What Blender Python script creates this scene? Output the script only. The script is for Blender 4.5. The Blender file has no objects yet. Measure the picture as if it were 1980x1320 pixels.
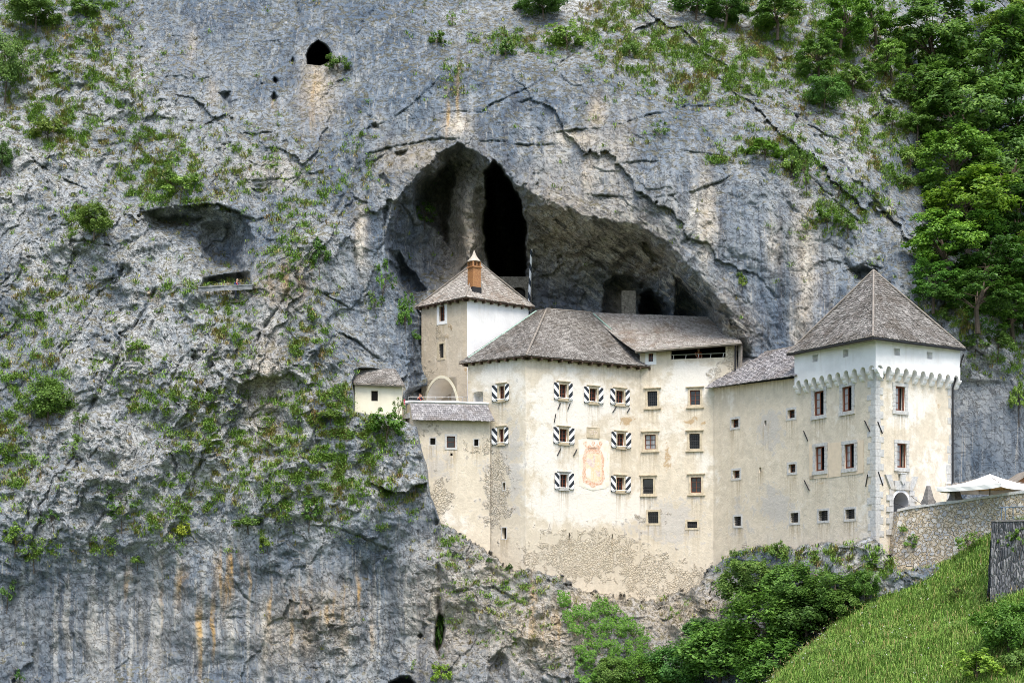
import bpy, math, random
import numpy as np
from mathutils import Vector

# ------------------------------------------------------------------ camera, sky, sun, exposure
SC = bpy.context.scene
COL = SC.collection
F, CX, HY = 2800.0, 990.0, 1150.0          # focal length in photo pixels, optical axis
cam_d = bpy.data.cameras.new('camera'); cam = bpy.data.objects.new('camera', cam_d); COL.objects.link(cam)
cam.location = (0, 0, 0); cam.rotation_euler = (math.pi / 2, 0, 0)
cam_d.sensor_width = 36; cam_d.lens = 36 * F / 1980; cam_d.shift_y = (HY - 660) / 1980
cam_d.clip_end = 5000
SC.camera = cam
SUN_EL, SUN_AZ = math.radians(62), math.radians(172)   # azimuth measured from +Y clockwise: behind the viewer, to the right
W = bpy.data.worlds.new('World'); SC.world = W; W.use_nodes = True
sky = W.node_tree.nodes.new('ShaderNodeTexSky'); sky.sky_type = 'NISHITA'; sky.sun_disc = False
sky.sun_elevation = SUN_EL; sky.sun_rotation = SUN_AZ; sky.dust_density = 3.0; sky.air_density = 1.0
bg = W.node_tree.nodes['Background']; bg.inputs['Strength'].default_value = 0.15
W.node_tree.links.new(sky.outputs[0], bg.inputs[0])
sd = bpy.data.lights.new('sun', 'SUN'); sd.energy = 1.8; sd.angle = math.radians(28); sd.color = (1.0, 0.95, 0.87)
sun = bpy.data.objects.new('sun', sd); COL.objects.link(sun)
sdir = Vector((math.sin(SUN_AZ) * math.cos(SUN_EL), math.cos(SUN_AZ) * math.cos(SUN_EL), math.sin(SUN_EL)))
sun.rotation_euler = (-sdir).to_track_quat('-Z', 'Y').to_euler(); sun.location = (0, 40, 90)
SC.view_settings.view_transform = 'Standard'; SC.view_settings.look = 'None'
SC.view_settings.exposure = 1.07; SC.view_settings.gamma = 1.0
SC.cycles.filter_width = 0.95; SC.cycles.use_denoising = True; SC.cycles.denoising_prefilter = 'NONE'
SC.cycles.max_bounces = 6; SC.cycles.diffuse_bounces = 3; SC.cycles.transparent_max_bounces = 4

rng = np.random.default_rng(7)
random.seed(7)

def P(px, py, Y):
    return ((px - CX) * Y / F, Y, (HY - py) * Y / F)

# ------------------------------------------------------------------ object helpers
def tag(o, label=None, cat=None, group=None, kind=None):
    if label: o['label'] = label
    if cat: o['category'] = cat
    if group: o['group'] = group
    if kind: o['kind'] = kind
    return o

def empty(name, loc, label, cat, group=None):
    o = bpy.data.objects.new(name, None); COL.objects.link(o); o.location = loc
    o.empty_display_size = 0.3
    return tag(o, label, cat, group)

def npmesh(name, V, Q=None, T=None, smooth=False, attrs=None, uv=None, N=None):
    """mesh data from numpy arrays: quads Q (n,4), triangles T (n,3), N list of n-gons"""
    V = np.asarray(V, np.float32).reshape(-1, 3)
    loops, starts, tot = [], [], []
    k = 0
    if Q is not None and len(Q):
        Q = np.asarray(Q, np.int32); loops.append(Q.ravel()); starts.append(k + np.arange(len(Q)) * 4); tot.append(np.full(len(Q), 4)); k += Q.size
    if T is not None and len(T):
        T = np.asarray(T, np.int32); loops.append(T.ravel()); starts.append(k + np.arange(len(T)) * 3); tot.append(np.full(len(T), 3)); k += T.size
    if N:
        for f in N:
            loops.append(np.asarray(f, np.int32)); starts.append(np.array([k])); tot.append(np.array([len(f)])); k += len(f)
    me = bpy.data.meshes.new(name)
    L = np.concatenate(loops).astype(np.int32); S = np.concatenate(starts).astype(np.int32); TT = np.concatenate(tot).astype(np.int32)
    me.vertices.add(len(V)); me.vertices.foreach_set('co', V.ravel())
    me.loops.add(len(L)); me.loops.foreach_set('vertex_index', L)
    me.polygons.add(len(S)); me.polygons.foreach_set('loop_start', S); me.polygons.foreach_set('loop_total', TT)
    if smooth: me.polygons.foreach_set('use_smooth', np.ones(len(S), bool))
    for an, arr in (attrs or {}).items():
        a = me.color_attributes.new(an, 'FLOAT_COLOR', 'POINT')
        a.data.foreach_set('color', np.asarray(arr, np.float32).ravel())
    if uv is not None:
        u = me.uv_layers.new(name='UVMap'); u.data.foreach_set('uv', np.asarray(uv, np.float32)[L].ravel())
    me.update(calc_edges=True)
    return me

def link(name, me, mat, parent=None):
    o = bpy.data.objects.new(name, me)
    if mat is not None: me.materials.append(mat)
    COL.objects.link(o)
    if parent is not None: o.parent = parent
    return o

class MB:
    """collects polygons in world space, builds ONE mesh object relative to its parent's origin"""
    def __init__(s): s.v = []; s.f = []; s.uvs = []
    def add(s, vs, fs, uv=None):
        b = len(s.v); s.v += [tuple(map(float, v)) for v in vs]; s.f += [[b + i for i in f] for f in fs]
        s.uvs += list(uv) if uv is not None else [(0, 0)] * len(vs)
    def box8(s, p):      # 8 corners, bottom 4 ccw then top 4
        s.add(p, [(3, 2, 1, 0), (4, 5, 6, 7), (0, 1, 5, 4), (1, 2, 6, 5), (2, 3, 7, 6), (3, 0, 4, 7)])
    def box(s, c, d, rz=0):
        x, y, z = d[0] / 2, d[1] / 2, d[2] / 2; co, si = math.cos(rz), math.sin(rz)
        pts = []
        for zz in (-z, z):
            for (a, b) in ((-x, -y), (x, -y), (x, y), (-x, y)):
                pts.append((c[0] + a * co - b * si, c[1] + a * si + b * co, c[2] + zz))
        s.box8(pts)
    def tube(s, pts, rad, n=6, cap=True):
        pts = [Vector(p) for p in pts]; rings = []
        if not hasattr(rad, '__len__'): rad = [rad] * len(pts)
        for i, p in enumerate(pts):
            t = (pts[min(i + 1, len(pts) - 1)] - pts[max(i - 1, 0)]).normalized()
            a = t.cross(Vector((0, 0, 1)) if abs(t.z) < .9 else Vector((1, 0, 0))).normalized(); b = t.cross(a)
            rings.append([p + (a * math.cos(k * 2 * math.pi / n) + b * math.sin(k * 2 * math.pi / n)) * rad[i] for k in range(n)])
        vs = [v for r in rings for v in r]; fs = []
        for i in range(len(pts) - 1):
            for k in range(n):
                fs.append((i * n + k, i * n + (k + 1) % n, (i + 1) * n + (k + 1) % n, (i + 1) * n + k))
        if cap: fs += [tuple(range(n - 1, -1, -1)), tuple((len(pts) - 1) * n + k for k in range(n))]
        s.add(vs, fs)
    def build(s, name, mat, parent=None, smooth=False, label=None):
        me = bpy.data.meshes.new(name)
        off = Vector((0, 0, 0))
        q = parent
        while q is not None: off += q.location; q = q.parent
        me.from_pydata([tuple(Vector(v) - off) for v in s.v], [], s.f); me.update()
        u = me.uv_layers.new(name='UVMap')
        li = np.empty(len(me.loops), np.int32); me.loops.foreach_get('vertex_index', li)
        u.data.foreach_set('uv', np.asarray(s.uvs, np.float32)[li].ravel())
        if smooth: me.polygons.foreach_set('use_smooth', np.ones(len(me.polygons), bool))
        o = link(name, me, mat, parent)
        if label: o['label'] = label
        return o

# ------------------------------------------------------------------ node helpers
class NT:
    def __init__(s, name, rough=0.9, spec=0.25):
        s.m = bpy.data.materials.new(name); s.m.use_nodes = True; s.t = s.m.node_tree
        s.b = s.t.nodes['Principled BSDF']; s.b.inputs['Roughness'].default_value = rough
        s.b.inputs['Specular IOR Level'].default_value = spec
        g = s.n('ShaderNodeNewGeometry'); s.pos = g.outputs['Position']; s.nor = g.outputs['Normal']; s.isl = g.outputs['Random Per Island']
    def n(s, t, **k):
        x = s.t.nodes.new(t)
        for a, b in k.items(): setattr(x, a, b)
        return x
    def set(s, sock, v):
        if isinstance(v, bpy.types.NodeSocket): s.t.links.new(v, sock)
        elif isinstance(v, tuple) and len(v) == 3 and sock.type == 'RGBA': sock.default_value = (*v, 1)
        else: sock.default_value = v
    def scale(s, vec, sc):
        x = s.n('ShaderNodeVectorMath', operation='MULTIPLY'); s.set(x.inputs[0], vec); x.inputs[1].default_value = sc; return x.outputs[0]
    def rot(s, vec, e):
        x = s.n('ShaderNodeVectorRotate', rotation_type='EULER_XYZ'); s.set(x.inputs['Vector'], vec); x.inputs['Rotation'].default_value = e; return x.outputs[0]
    def noise(s, vec, scale, detail=6, rough=.55, dist=0, ridged=False):
        x = s.n('ShaderNodeTexNoise')
        if ridged: x.noise_type = 'RIDGED_MULTIFRACTAL'
        s.set(x.inputs['Vector'], vec); x.inputs['Scale'].default_value = scale; x.inputs['Detail'].default_value = detail
        x.inputs['Roughness'].default_value = rough; x.inputs['Distortion'].default_value = dist
        return x.outputs[0]
    def voro(s, vec, scale, feature='F1', out=0, rnd=1):
        x = s.n('ShaderNodeTexVoronoi', feature=feature); s.set(x.inputs['Vector'], vec); x.inputs['Scale'].default_value = scale
        x.inputs['Randomness'].default_value = rnd
        return x.outputs[out]
    def m2(s, op, a, b=0.0, clamp=False):
        x = s.n('ShaderNodeMath', operation=op, use_clamp=clamp); s.set(x.inputs[0], a); s.set(x.inputs[1], b); return x.outputs[0]
    def mr(s, v, a, b, c=0.0, d=1.0, smooth=True):
        x = s.n('ShaderNodeMapRange', interpolation_type='SMOOTHSTEP' if smooth else 'LINEAR'); s.set(x.inputs[0], v)
        for i, q in enumerate((a, b, c, d)): x.inputs[i + 1].default_value = q
        return x.outputs[0]
    def ramp(s, v, *stops):
        x = s.n('ShaderNodeValToRGB'); e = x.color_ramp.elements
        while len(e) < len(stops): e.new(.5)
        for el, (p, c) in zip(e, stops): el.position = p; el.color = (*c, 1)
        s.set(x.inputs[0], v); return x.outputs[0]
    def mix(s, f, a, b, mode='MIX'):
        x = s.n('ShaderNodeMix', data_type='RGBA', blend_type=mode); s.set(x.inputs['Factor'], f)
        s.set(x.inputs[6], a if not isinstance(a, tuple) else (*a, 1)); s.set(x.inputs[7], b if not isinstance(b, tuple) else (*b, 1)); return x.outputs[2]
    def attr(s, name):
        x = s.n('ShaderNodeAttribute', attribute_name=name); sp = s.n('ShaderNodeSeparateColor'); s.t.links.new(x.outputs[0], sp.inputs[0])
        return sp.outputs[0], sp.outputs[1], sp.outputs[2], x.outputs['Alpha']
    def sepn(s, vec):
        x = s.n('ShaderNodeSeparateXYZ'); s.set(x.inputs[0], vec); return x.outputs
    def bump(s, h, dist, strength=1.0, prev=None):
        x = s.n('ShaderNodeBump'); x.inputs['Strength'].default_value = strength; x.inputs['Distance'].default_value = dist; s.set(x.inputs['Height'], h)
        if prev is not None: s.t.links.new(prev, x.inputs['Normal'])
        return x.outputs[0]
    def out(s, col, bump=None, rough=None):
        s.set(s.b.inputs['Base Color'], col if not isinstance(col, tuple) else (*col, 1))
        if bump is not None: s.t.links.new(bump, s.b.inputs['Normal'])
        if rough is not None: s.set(s.b.inputs['Roughness'], rough)
        return s.m

def plain(name, col, rough=.7, var=.15, scale=6.0, bump=0.0, metal=0.0, spec=.3):
    t = NT(name, rough, spec); n = t.noise(t.pos, scale, 5)
    k = t.mr(n, .3, .7, 1 - var, 1 + var, False)
    c = t.mix(1.0, col, t.mix(0.0, (1, 1, 1), (1, 1, 1)), 'MULTIPLY')
    x = t.n('ShaderNodeVectorMath', operation='SCALE'); t.set(x.inputs[0], c); t.set(x.inputs['Scale'], k)
    t.b.inputs['Metallic'].default_value = metal
    return t.out(x.outputs[0], t.bump(n, bump) if bump else None)

# ------------------------------------------------------------------ numpy noise
GT = np.stack([np.cos(np.arange(256) * 2 * np.pi / 256), np.sin(np.arange(256) * 2 * np.pi / 256)], 1).astype(np.float32)
def hsh(i, j, seed):
    h = (i.astype(np.uint32) * np.uint32(374761393) + j.astype(np.uint32) * np.uint32(668265263) + np.uint32((seed * 2246822519) & 0xffffffff))
    h = (h ^ (h >> np.uint32(13))) * np.uint32(1274126177); h = h ^ (h >> np.uint32(16)); return h
def pn(x, y, seed=0):
    xi = np.floor(x); yi = np.floor(y); fx = (x - xi).astype(np.float32); fy = (y - yi).astype(np.float32)
    xi = xi.astype(np.int64); yi = yi.astype(np.int64)
    u = fx * fx * fx * (fx * (fx * 6 - 15) + 10); v = fy * fy * fy * (fy * (fy * 6 - 15) + 10)
    def g(a, b):
        k = GT[hsh(xi + a, yi + b, seed) & np.uint32(255)]; return k[..., 0] * (fx - a) + k[..., 1] * (fy - b)
    n0 = g(0, 0) * (1 - u) + g(1, 0) * u; n1 = g(0, 1) * (1 - u) + g(1, 1) * u
    return (n0 * (1 - v) + n1 * v) * 1.4
def fbm(x, y, seed=0, oct=4, gain=.5, ridged=False):
    s = 0; a = 1.0; t = 0
    for k in range(oct):
        n = pn(x, y, seed + k * 17)
        if ridged: n = 1 - 2 * np.abs(n)
        s = s + a * n; t += a; a *= gain; x = x * 2.03 + 3.1; y = y * 2.03 + 1.7
    return s / t
def facet(x, y, seed, tilt=1.0, bulge=.5, cid=None):
    """upper envelope of randomly tilted plates: broken, faceted rock"""
    xi = np.floor(x).astype(np.int64); yi = np.floor(y).astype(np.int64); best = np.full(x.shape, -9, np.float32)
    for a in (-1, 0, 1):
        for b in (-1, 0, 1):
            h = hsh(xi + a, yi + b, seed); r1 = (h & np.uint32(1023)).astype(np.float32) / 1023; r2 = ((h >> np.uint32(10)) & np.uint32(1023)).astype(np.float32) / 1023
            r3 = ((h >> np.uint32(20)) & np.uint32(1023)).astype(np.float32) / 1023; an = r3 * 44.0
            dx = (x - (xi + a + r1)).astype(np.float32); dy = (y - (yi + b + r2)).astype(np.float32)
            v = .5 * r3 + tilt * (np.cos(an) * dx + np.sin(an) * dy) * .6 - bulge * (dx * dx + dy * dy)
            if cid is not None: cid[:] = np.where(v > best, r2, cid)
            best = np.maximum(best, v)
    return best
def sstep(x, a, b):
    t = np.clip((x - a) / (b - a), 0, 1); return t * t * (3 - 2 * t)
def segdist(x, y, pts, closed=False):
    d = np.full(x.shape, 1e9, np.float32); p = list(pts) + ([pts[0]] if closed else [])
    for (x0, y0), (x1, y1) in zip(p[:-1], p[1:]):
        vx, vy = x1 - x0, y1 - y0; L = vx * vx + vy * vy + 1e-9
        t = np.clip(((x - x0) * vx + (y - y0) * vy) / L, 0, 1)
        d = np.minimum(d, (x - x0 - t * vx) ** 2 + (y - y0 - t * vy) ** 2)
    return np.sqrt(d)
def inside(x, y, pts):
    r = np.zeros(x.shape, bool); n = len(pts)
    for i in range(n):
        x0, y0 = pts[i]; x1, y1 = pts[(i + 1) % n]
        c = ((y0 > y) != (y1 > y)) & (x < (x1 - x0) * (y - y0) / (y1 - y0 + 1e-9) + x0); r ^= c
    return r
def sdf(x, y, pts):          # positive inside
    d = segdist(x, y, pts, True); return np.where(inside(x, y, pts), d, -d)
# ------------------------------------------------------------------ the cliff
CP = [(-500,-400,150),(-500,300,128),(-500,800,116),(-500,1300,108),(-500,1500,107),
(0,0,138),(0,300,126),(0,600,119),(0,900,113),(0,1100,110),(0,1320,109),(0,1500,108),(150,150,131),(200,400,122),(200,700,116),(200,1000,111.5),(250,1200,110),
(400,0,134),(420,200,127),(400,400,121.5),(400,600,117.5),(400,800,114),(400,1000,111.2),(400,1150,109.5),(400,1320,109.5),
(560,560,115.3),(520,700,113.8),(540,850,112.6),(600,1000,110.3),(600,1150,109),(620,1320,109),(620,100,129),(620,300,122),(650,450,119),
(740,300,122.5),(730,450,120.5),(700,600,118.5),(690,700,115.5),(650,850,112.3),(750,900,111),(760,1000,110.2),(800,1100,110),(800,1300,109.8),
(800,0,133),(860,150,126),(885,262,122),(1000,0,136),(1000,150,125),(1000,280,121),(1200,0,140),(1200,120,126),(1200,250,120),(1150,400,118.7),(1300,400,117.7),
(1280,490,117.2),(1400,600,116.6),(1440,670,116.4),(1400,300,120),(1400,150,128),(1400,0,143),(1550,400,118.2),(1520,600,117),(1530,670,117),(1650,450,118.5),(1700,500,118),
(1560,250,124),(1600,100,135),(1700,300,125),(1700,150,134),(1780,450,121),(1850,600,117.5),(1800,0,150),(1900,200,142),(1980,400,132),(1980,600,122),(1900,750,116),(1900,900,114.5),(1980,900,114.5),
(2400,0,160),(2400,600,128),(2400,950,115),
(730,750,116.2),(730,700,118.4),(690,700,117.4),(770,700,118.4),(690,795,113.3),(735,806,112.5),(660,760,115.2),(800,748,118),(802,700,118.6),(800,800,113.6),(815,880,112.2),(830,962,111.9),(850,1015,111.8),(905,1050,111.6),(985,1105,110.9),(1016,1115,110.4),(1150,1150,113.3),(1265,1166,115.9),(1340,1142,115.1),(1265,1240,114),(1400,1085,113.8),(1480,1062,110),(1560,1065,106),
(1690,1050,99.3),(1722,1085,99.4),(1850,1100,98.5),(1960,1020,96),(900,1200,110),(1000,1200,109.6),(1000,1320,108),(1100,1320,108.5),(1250,1320,110),(1400,1200,111),(1500,1200,105),(1500,1320,102),
(1650,1150,99),(1700,1320,98),(1980,1320,94),(2400,1100,92),(2400,1500,90),(800,-400,160),(1600,-400,172),(2400,-400,180),(1000,1500,107),(300,1500,108),(1700,1500,95)]
STEP = 2.0
gx = np.arange(-420, 2420, STEP); gy = np.arange(-330, 1520, STEP)
def rbf(cp, X, Y):
    cp = np.array(cp, float); p = cp[:, :2] / 500; n = len(p)
    r = np.linalg.norm(p[:, None] - p[None], axis=2); A = np.zeros((n + 3, n + 3)); A[:n, :n] = r; A[:n, n] = 1; A[:n, n + 1:] = p; A[n, :n] = 1; A[n + 1:, :n] = p.T
    A[:n, :n] -= np.eye(n) * 0.004
    w = np.linalg.solve(A, np.r_[cp[:, 2], 0, 0, 0]); q = np.stack([X.ravel(), Y.ravel()], 1) / 500
    R = np.linalg.norm(q[:, None] - p[None], axis=2); return (R @ w[:n] + w[n] + q @ w[n + 1:]).reshape(X.shape)
cgx = np.arange(-420, 2440, 20.0); cgy = np.arange(-330, 1540, 20.0)
CXX, CYY = np.meshgrid(cgx, cgy); CD = rbf(CP, CXX, CYY)
def bil(A, ax, ay, x, y):
    fx = np.clip((x - ax[0]) / (ax[1] - ax[0]), 0, len(ax) - 1.001); fy = np.clip((y - ay[0]) / (ay[1] - ay[0]), 0, len(ay) - 1.001)
    i = fx.astype(int); j = fy.astype(int); fx = fx - i; fy = fy - j
    return (A[j, i] * (1 - fx) + A[j, i + 1] * fx) * (1 - fy) + (A[j + 1, i] * (1 - fx) + A[j + 1, i + 1] * fx) * fy
GX, GY = np.meshgrid(gx, gy); GX = GX.astype(np.float32); GY = GY.astype(np.float32)
mx, my = GX / 28, GY / 28
D = bil(CD, cgx, cgy, GX, GY).astype(np.float32)
w1 = fbm(mx / 3, my / 3, 1, 4); w2 = fbm(mx / 3 + 40, my / 3, 2, 4)
j1_ = fbm(mx / .8, my / .8, 3, 4, .6); j2_ = fbm(mx / .8 + 40, my / .8, 4, 4, .6)
w1 = w1 * 1.6; w2 = w2 * 1.6
QX = GX + 9 * w1; QY = GY + 9 * w2           # ragged copies of the coordinates for outlines
def blob(cx, cy, rx, ry): return np.exp(-(((QX - cx) / rx) ** 2 + ((QY - cy) / ry) ** 2))
def field(bl, base=0.0):
    r = np.full(GX.shape, base, np.float32)
    for b in bl: r = np.maximum(r, (b[4] if len(b) > 4 else 1) * blob(*b[:4]))
    return r
# rough, broken, light rock (1) against smooth streaked face (0)
ROUGH = field([(60,250,200,260),(180,600,260,260),(420,750,260,220),(250,900,330,150),(600,760,120,150),(720,880,110,110),(560,940,200,90),(1400,60,260,110),(1200,20,250,70),(1650,180,220,200),
 (1900,650,140,130),(1640,1090,110,60),(1050,1210,160,110,.8),(880,1120,90,80,.7),(1330,1180,100,60),(250,180,130,120,.8),(420,330,150,100,.7),(600,480,70,80),(1000,60,120,60,.8),(1850,760,60,60,.8),(640,1230,90,80,.7)])
wx = mx + 1.1 * w1; wy = my + 1.1 * w2
c, s = math.cos(math.radians(28)), math.sin(math.radians(28))
ax_, ay_ = wx * c + wy * s, -wx * s + wy * c           # fractures lean right on the left-hand face
c2, s2 = math.cos(math.radians(-50)), math.sin(math.radians(-50))
bx_, by_ = wx * c2 + wy * s2, -wx * s2 + wy * c2       # and left over the cave
side = sstep(GX, 700, 1150)
def fac(k, seed, st, tone):
    t1, t2 = np.zeros_like(GX), np.zeros_like(GX)
    v = facet(ax_ / k, ay_ / (k * st), seed, 1.5, .3, t1) * (1 - side) + facet(bx_ / k, by_ / (k * st), seed + 5, 1.5, .3, t2) * side
    tone += np.where(side < .5, t1, t2); return v
tone_b, tone_m = np.zeros_like(GX), np.zeros_like(GX)
big = fac(2.6, 11, 3.4, tone_b); med = fac(1.0, 12, 3.0, tone_m); sm = facet(wx / .45 + .4 * j1_, wy / .5 + .4 * j2_, 13, 1.6, .25)
r1 = fbm(mx / 2.2, my / 2.2, 31, 5, .55, True); f1 = fbm(mx / 6, my / 6, 33, 5)
flute = fbm(mx / 1.3 + .6 * w1, my / 14, 35, 4)
rid = fbm(ax_ / 1.6, ay_ / 3.0, 43, 5, .6, True) * (1 - side) + fbm(bx_ / 1.8, by_ / 3.6, 44, 5, .6, True) * side
tone_h = np.zeros_like(GX); blk = fac(4.6, 15, 3.0, tone_h)
calm = np.clip(1 - 1.1 * field([(330,1230,420,130),(120,1200,200,120),(740,1180,120,150,.8),(500,120,200,140,.45),(1250,280,260,150,.45),(1560,520,180,200,.5),(1850,880,60,150,.8)]), .12, 1)
patch = sstep(fbm(mx / 6 + 9, my / 6, 45, 4), -.25, .3)          # broken patches and calm slabs
RG = np.clip(ROUGH * (.35 + .9 * patch), 0, 1.2)
mic = facet(wx / .2 + j1_, wy / .24, 16, 1.6, .25)
strata = fbm(bx_ / .45 + .5 * w1, by_ / 7.0, 46, 4, .6, True)
STRA = field([(1160,480,150,100),(1080,430,70,50),(1320,560,70,60,.8),(880,330,70,60,.4),(1420,640,40,50),(790,360,60,50,.4)])
bump = 1.3 * f1 + 1.5 * blk * (.05 + .95 * calm) + (.8 * RG + 0.65) * big * calm + (.70 * RG + 0.30) * med * (.45 + .55 * calm) + (0.40 * RG + .16) * sm * (.5 + .5 * calm) + (.13 * RG + .045) * mic + (.28 * RG + .15) * r1 * calm + (.26 * RG + .12 + .08 * patch) * rid * calm + (1 - ROUGH) * (.35 * flute) + .34 * STRA * strata
bump += (.05 + .12 * RG) * fbm(ax_ / .28, ay_ / .8, 41, 3, .65, True) * (1 - side) + (.05 + .10 * RG) * fbm(bx_ / .3, by_ / 1.0, 42, 3, .65, True) * side
D = D - bump
# ledges: rock above the line stands out, rock below falls back
def ledge(pts, h, up=45, dn=30, groove=.35, jit=.5, k=.3):
    global D
    xs = [p[0] for p in pts]; ys = [p[1] for p in pts]; m = 3 * max(up, dn)
    i0, i1 = np.searchsorted(gx, [min(xs) - 60, max(xs) + 60]); j0, j1 = np.searchsorted(gy, [min(ys) - m, max(ys) + m])
    sl = np.s_[j0:j1, i0:i1]; x, y = GX[sl] + jit * (12 * w2[sl] + 8 * j2_[sl]), GY[sl] + jit * (12 * w1[sl] + 8 * j1_[sl]); am = np.clip(.75 + 1.6 * fbm(GX[sl] / 45, GY[sl] / 45, int(xs[0]), 2), 0, 1.6)
    yl = np.interp(x, xs, ys); d = segdist(x, y, pts)
    fade = np.exp(-np.maximum(0, np.maximum(min(xs) - x, x - max(xs))) / 12) * sstep(x, min(xs) - 25, min(xs) + 25) * (1 - sstep(x, max(xs) - 25, max(xs) + 25))
    above = y < yl
    fade = fade * am; h = h * k
    D[sl] = D[sl] + fade * np.where(above, -h * np.exp(-d / up), h * .8 * np.exp(-d / dn)) + fade * groove * .6 * np.exp(-(d / 1.9) ** 2)
def crack(pts, depth=.6, w=2.4, jit=.5):
    global D
    xs = [p[0] for p in pts]; ys = [p[1] for p in pts]
    i0, i1 = np.searchsorted(gx, [min(xs) - 30, max(xs) + 30]); j0, j1 = np.searchsorted(gy, [min(ys) - 30, max(ys) + 30])
    sl = np.s_[j0:j1, i0:i1]; d = segdist(GX[sl] + jit * (10 * w2[sl] + 7 * j2_[sl]), GY[sl] + jit * (10 * w1[sl] + 7 * j1_[sl]), pts)
    D[sl] += .7 * depth * np.clip(.6 + 1.8 * fbm(GX[sl] / 40, GY[sl] / 40, int(xs[0]) + 3, 2), 0, 1.5) * np.exp(-(d / w) ** 2)
for L in [([(855,216),(930,216),(1000,182),(1090,118),(1130,90),(1215,35)],.35,60,40),([(925,274),(1000,277),(1085,279)],.4,50,30),([(1060,258),(1105,254),(1160,250)],.6,50,25),
 ([(1195,238),(1250,222),(1330,206),(1420,200)],.45,60,35),([(1195,314),(1230,313),(1275,311)],.6,40,20),([(1140,322),(1165,332),(1200,330)],.45,30,20),([(1130,378),(1230,382),(1330,372),(1400,345),(1450,318)],.55,70,45),
 ([(1330,292),(1380,300),(1450,320)],.3,50,30),([(700,255),(760,230),(820,180),(850,150)],.5,50,40),([(715,300),(760,282),(830,272),(885,268)],.6,45,20),([(700,330),(740,300),(780,280)],.5,30,20),
 ([(460,258),(520,256),(545,252)],.5,60,20),([(300,225),(380,232),(430,240)],.4,50,30),([(60,300),(110,340),(160,360)],.8,60,30),([(480,350),(560,346),(640,330)],.4,50,35),
 ([(280,408),(340,398),(420,396),(480,420)],1.2,60,40,.3,.6,.8),([(722,932),(745,946),(780,956),(822,932)],1.7,45,40,.35,.6,1.0),([(540,1010),(640,1018),(760,1060)],.5,60,50),([(370,1030),(410,1075),(470,1140),(500,1170)],.3,60,40,.15),
 ([(365,1198),(430,1196),(480,1193)],.3,60,25,.1),([(555,1198),(600,1200),(625,1195)],.7,40,25),
 ([(175,690),(195,695),(215,680)],.9,60,30),([(150,885),(170,890),(210,840)],.7,60,40),([(140,75),(170,82)],.9,60,30),([(480,808),(520,800),(560,770)],.6,60,30),
 ([(880,1140),(950,1135),(1000,1160)],.5,40,30),([(1060,1150),(1095,1172)],.8,40,25),([(1190,565),(1240,530),(1300,510)],.4,30,20),([(1380,1180),(1420,1190),(1450,1170)],.8,30,20),
 ([(1480,180),(1520,210),(1580,250),(1640,280)],.6,50,40),([(1500,300),(1560,340),(1620,390),(1680,450)],.5,60,40),([(1640,520),(1670,508),(1700,518)],.8,40,20),([(1420,1080),(1470,1090),(1500,1110)],.5,20,20),
 ([(650,640),(690,660),(730,690)],.7,40,40),([(620,560),(660,585),(690,600)],.6,40,30),([(690,205),(730,235)],.4,40,30),([(1560,1072),(1620,1060),(1690,1062)],.4,18,18)]:
    ledge(*L)
for C in [([(620,900),(560,960),(500,1010)],.5,4),([(100,860),(60,960),(40,1050)],.5,4),([(1560,230),(1640,330),(1730,430),(1760,480)],.6,4),([(1470,330),(1540,410),(1610,470),(1650,520)],.6,4),([(1180,60),(1110,140),(1010,200)],.5,3),([(380,640),(330,740),(290,820)],.6,4),([(240,300),(180,420),(130,520)],.6,4),([(560,560),(470,700)],.6,3),([(480,640),(420,760),(370,850)],.7,4),([(620,60),(560,200),(520,300)],.5,3),([(846,1010),(848,1100),(850,1180),(846,1260)],1.2,5),([(833,965),(842,1010)],.8,5),([(590,640),(560,700),(545,760)],.4,3),([(300,560),(250,650),(190,760),(150,850)],.7,4),([(225,690),(200,760),(150,800)],.5,4),
 ([(100,560),(70,650),(40,760),(20,860)],.6,5),([(340,560),(300,620),(270,700)],.4,3),([(700,560),(680,480),(700,400),(735,330)],.6,5),([(640,420),(690,330),(700,260)],.5,4),([(650,650),(720,720),(740,760)],.6,5),
 ([(1370,430),(1320,470),(1300,500)],.4,3),([(1240,180),(1300,240),(1290,250)],.3,3),([(455,10),(440,60),(420,110)],.3,3),([(720,0),(715,90),(725,180)],.4,4),([(830,0),(860,40),(820,120)],.4,4),([(895,70),(880,150),(865,230)],.7,5),
 ([(1130,640),(1200,620)],.3,3),([(1520,760),(1500,700)],.3,3),([(430,1180),(400,1260),(395,1320)],.2,4),([(270,1170),(280,1240),(275,1320)],.25,5),([(165,1170),(170,1320)],.25,5),([(510,1180),(520,1320)],.3,5),([(700,1080),(710,1200),(700,1300)],.5,6),
 ([(770,880),(720,820),(690,800)],.5,5),([(560,900),(600,860),(640,800)],.5,5),([(1500,470),(1470,560),(1500,640)],.3,4),([(1880,740),(1860,830),(1850,900)],.4,4),([(1000,1160),(960,1240),(930,1310)],.4,4),([(880,1070),(940,1100),(985,1125)],.5,4)]:
    crack(*C)
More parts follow.
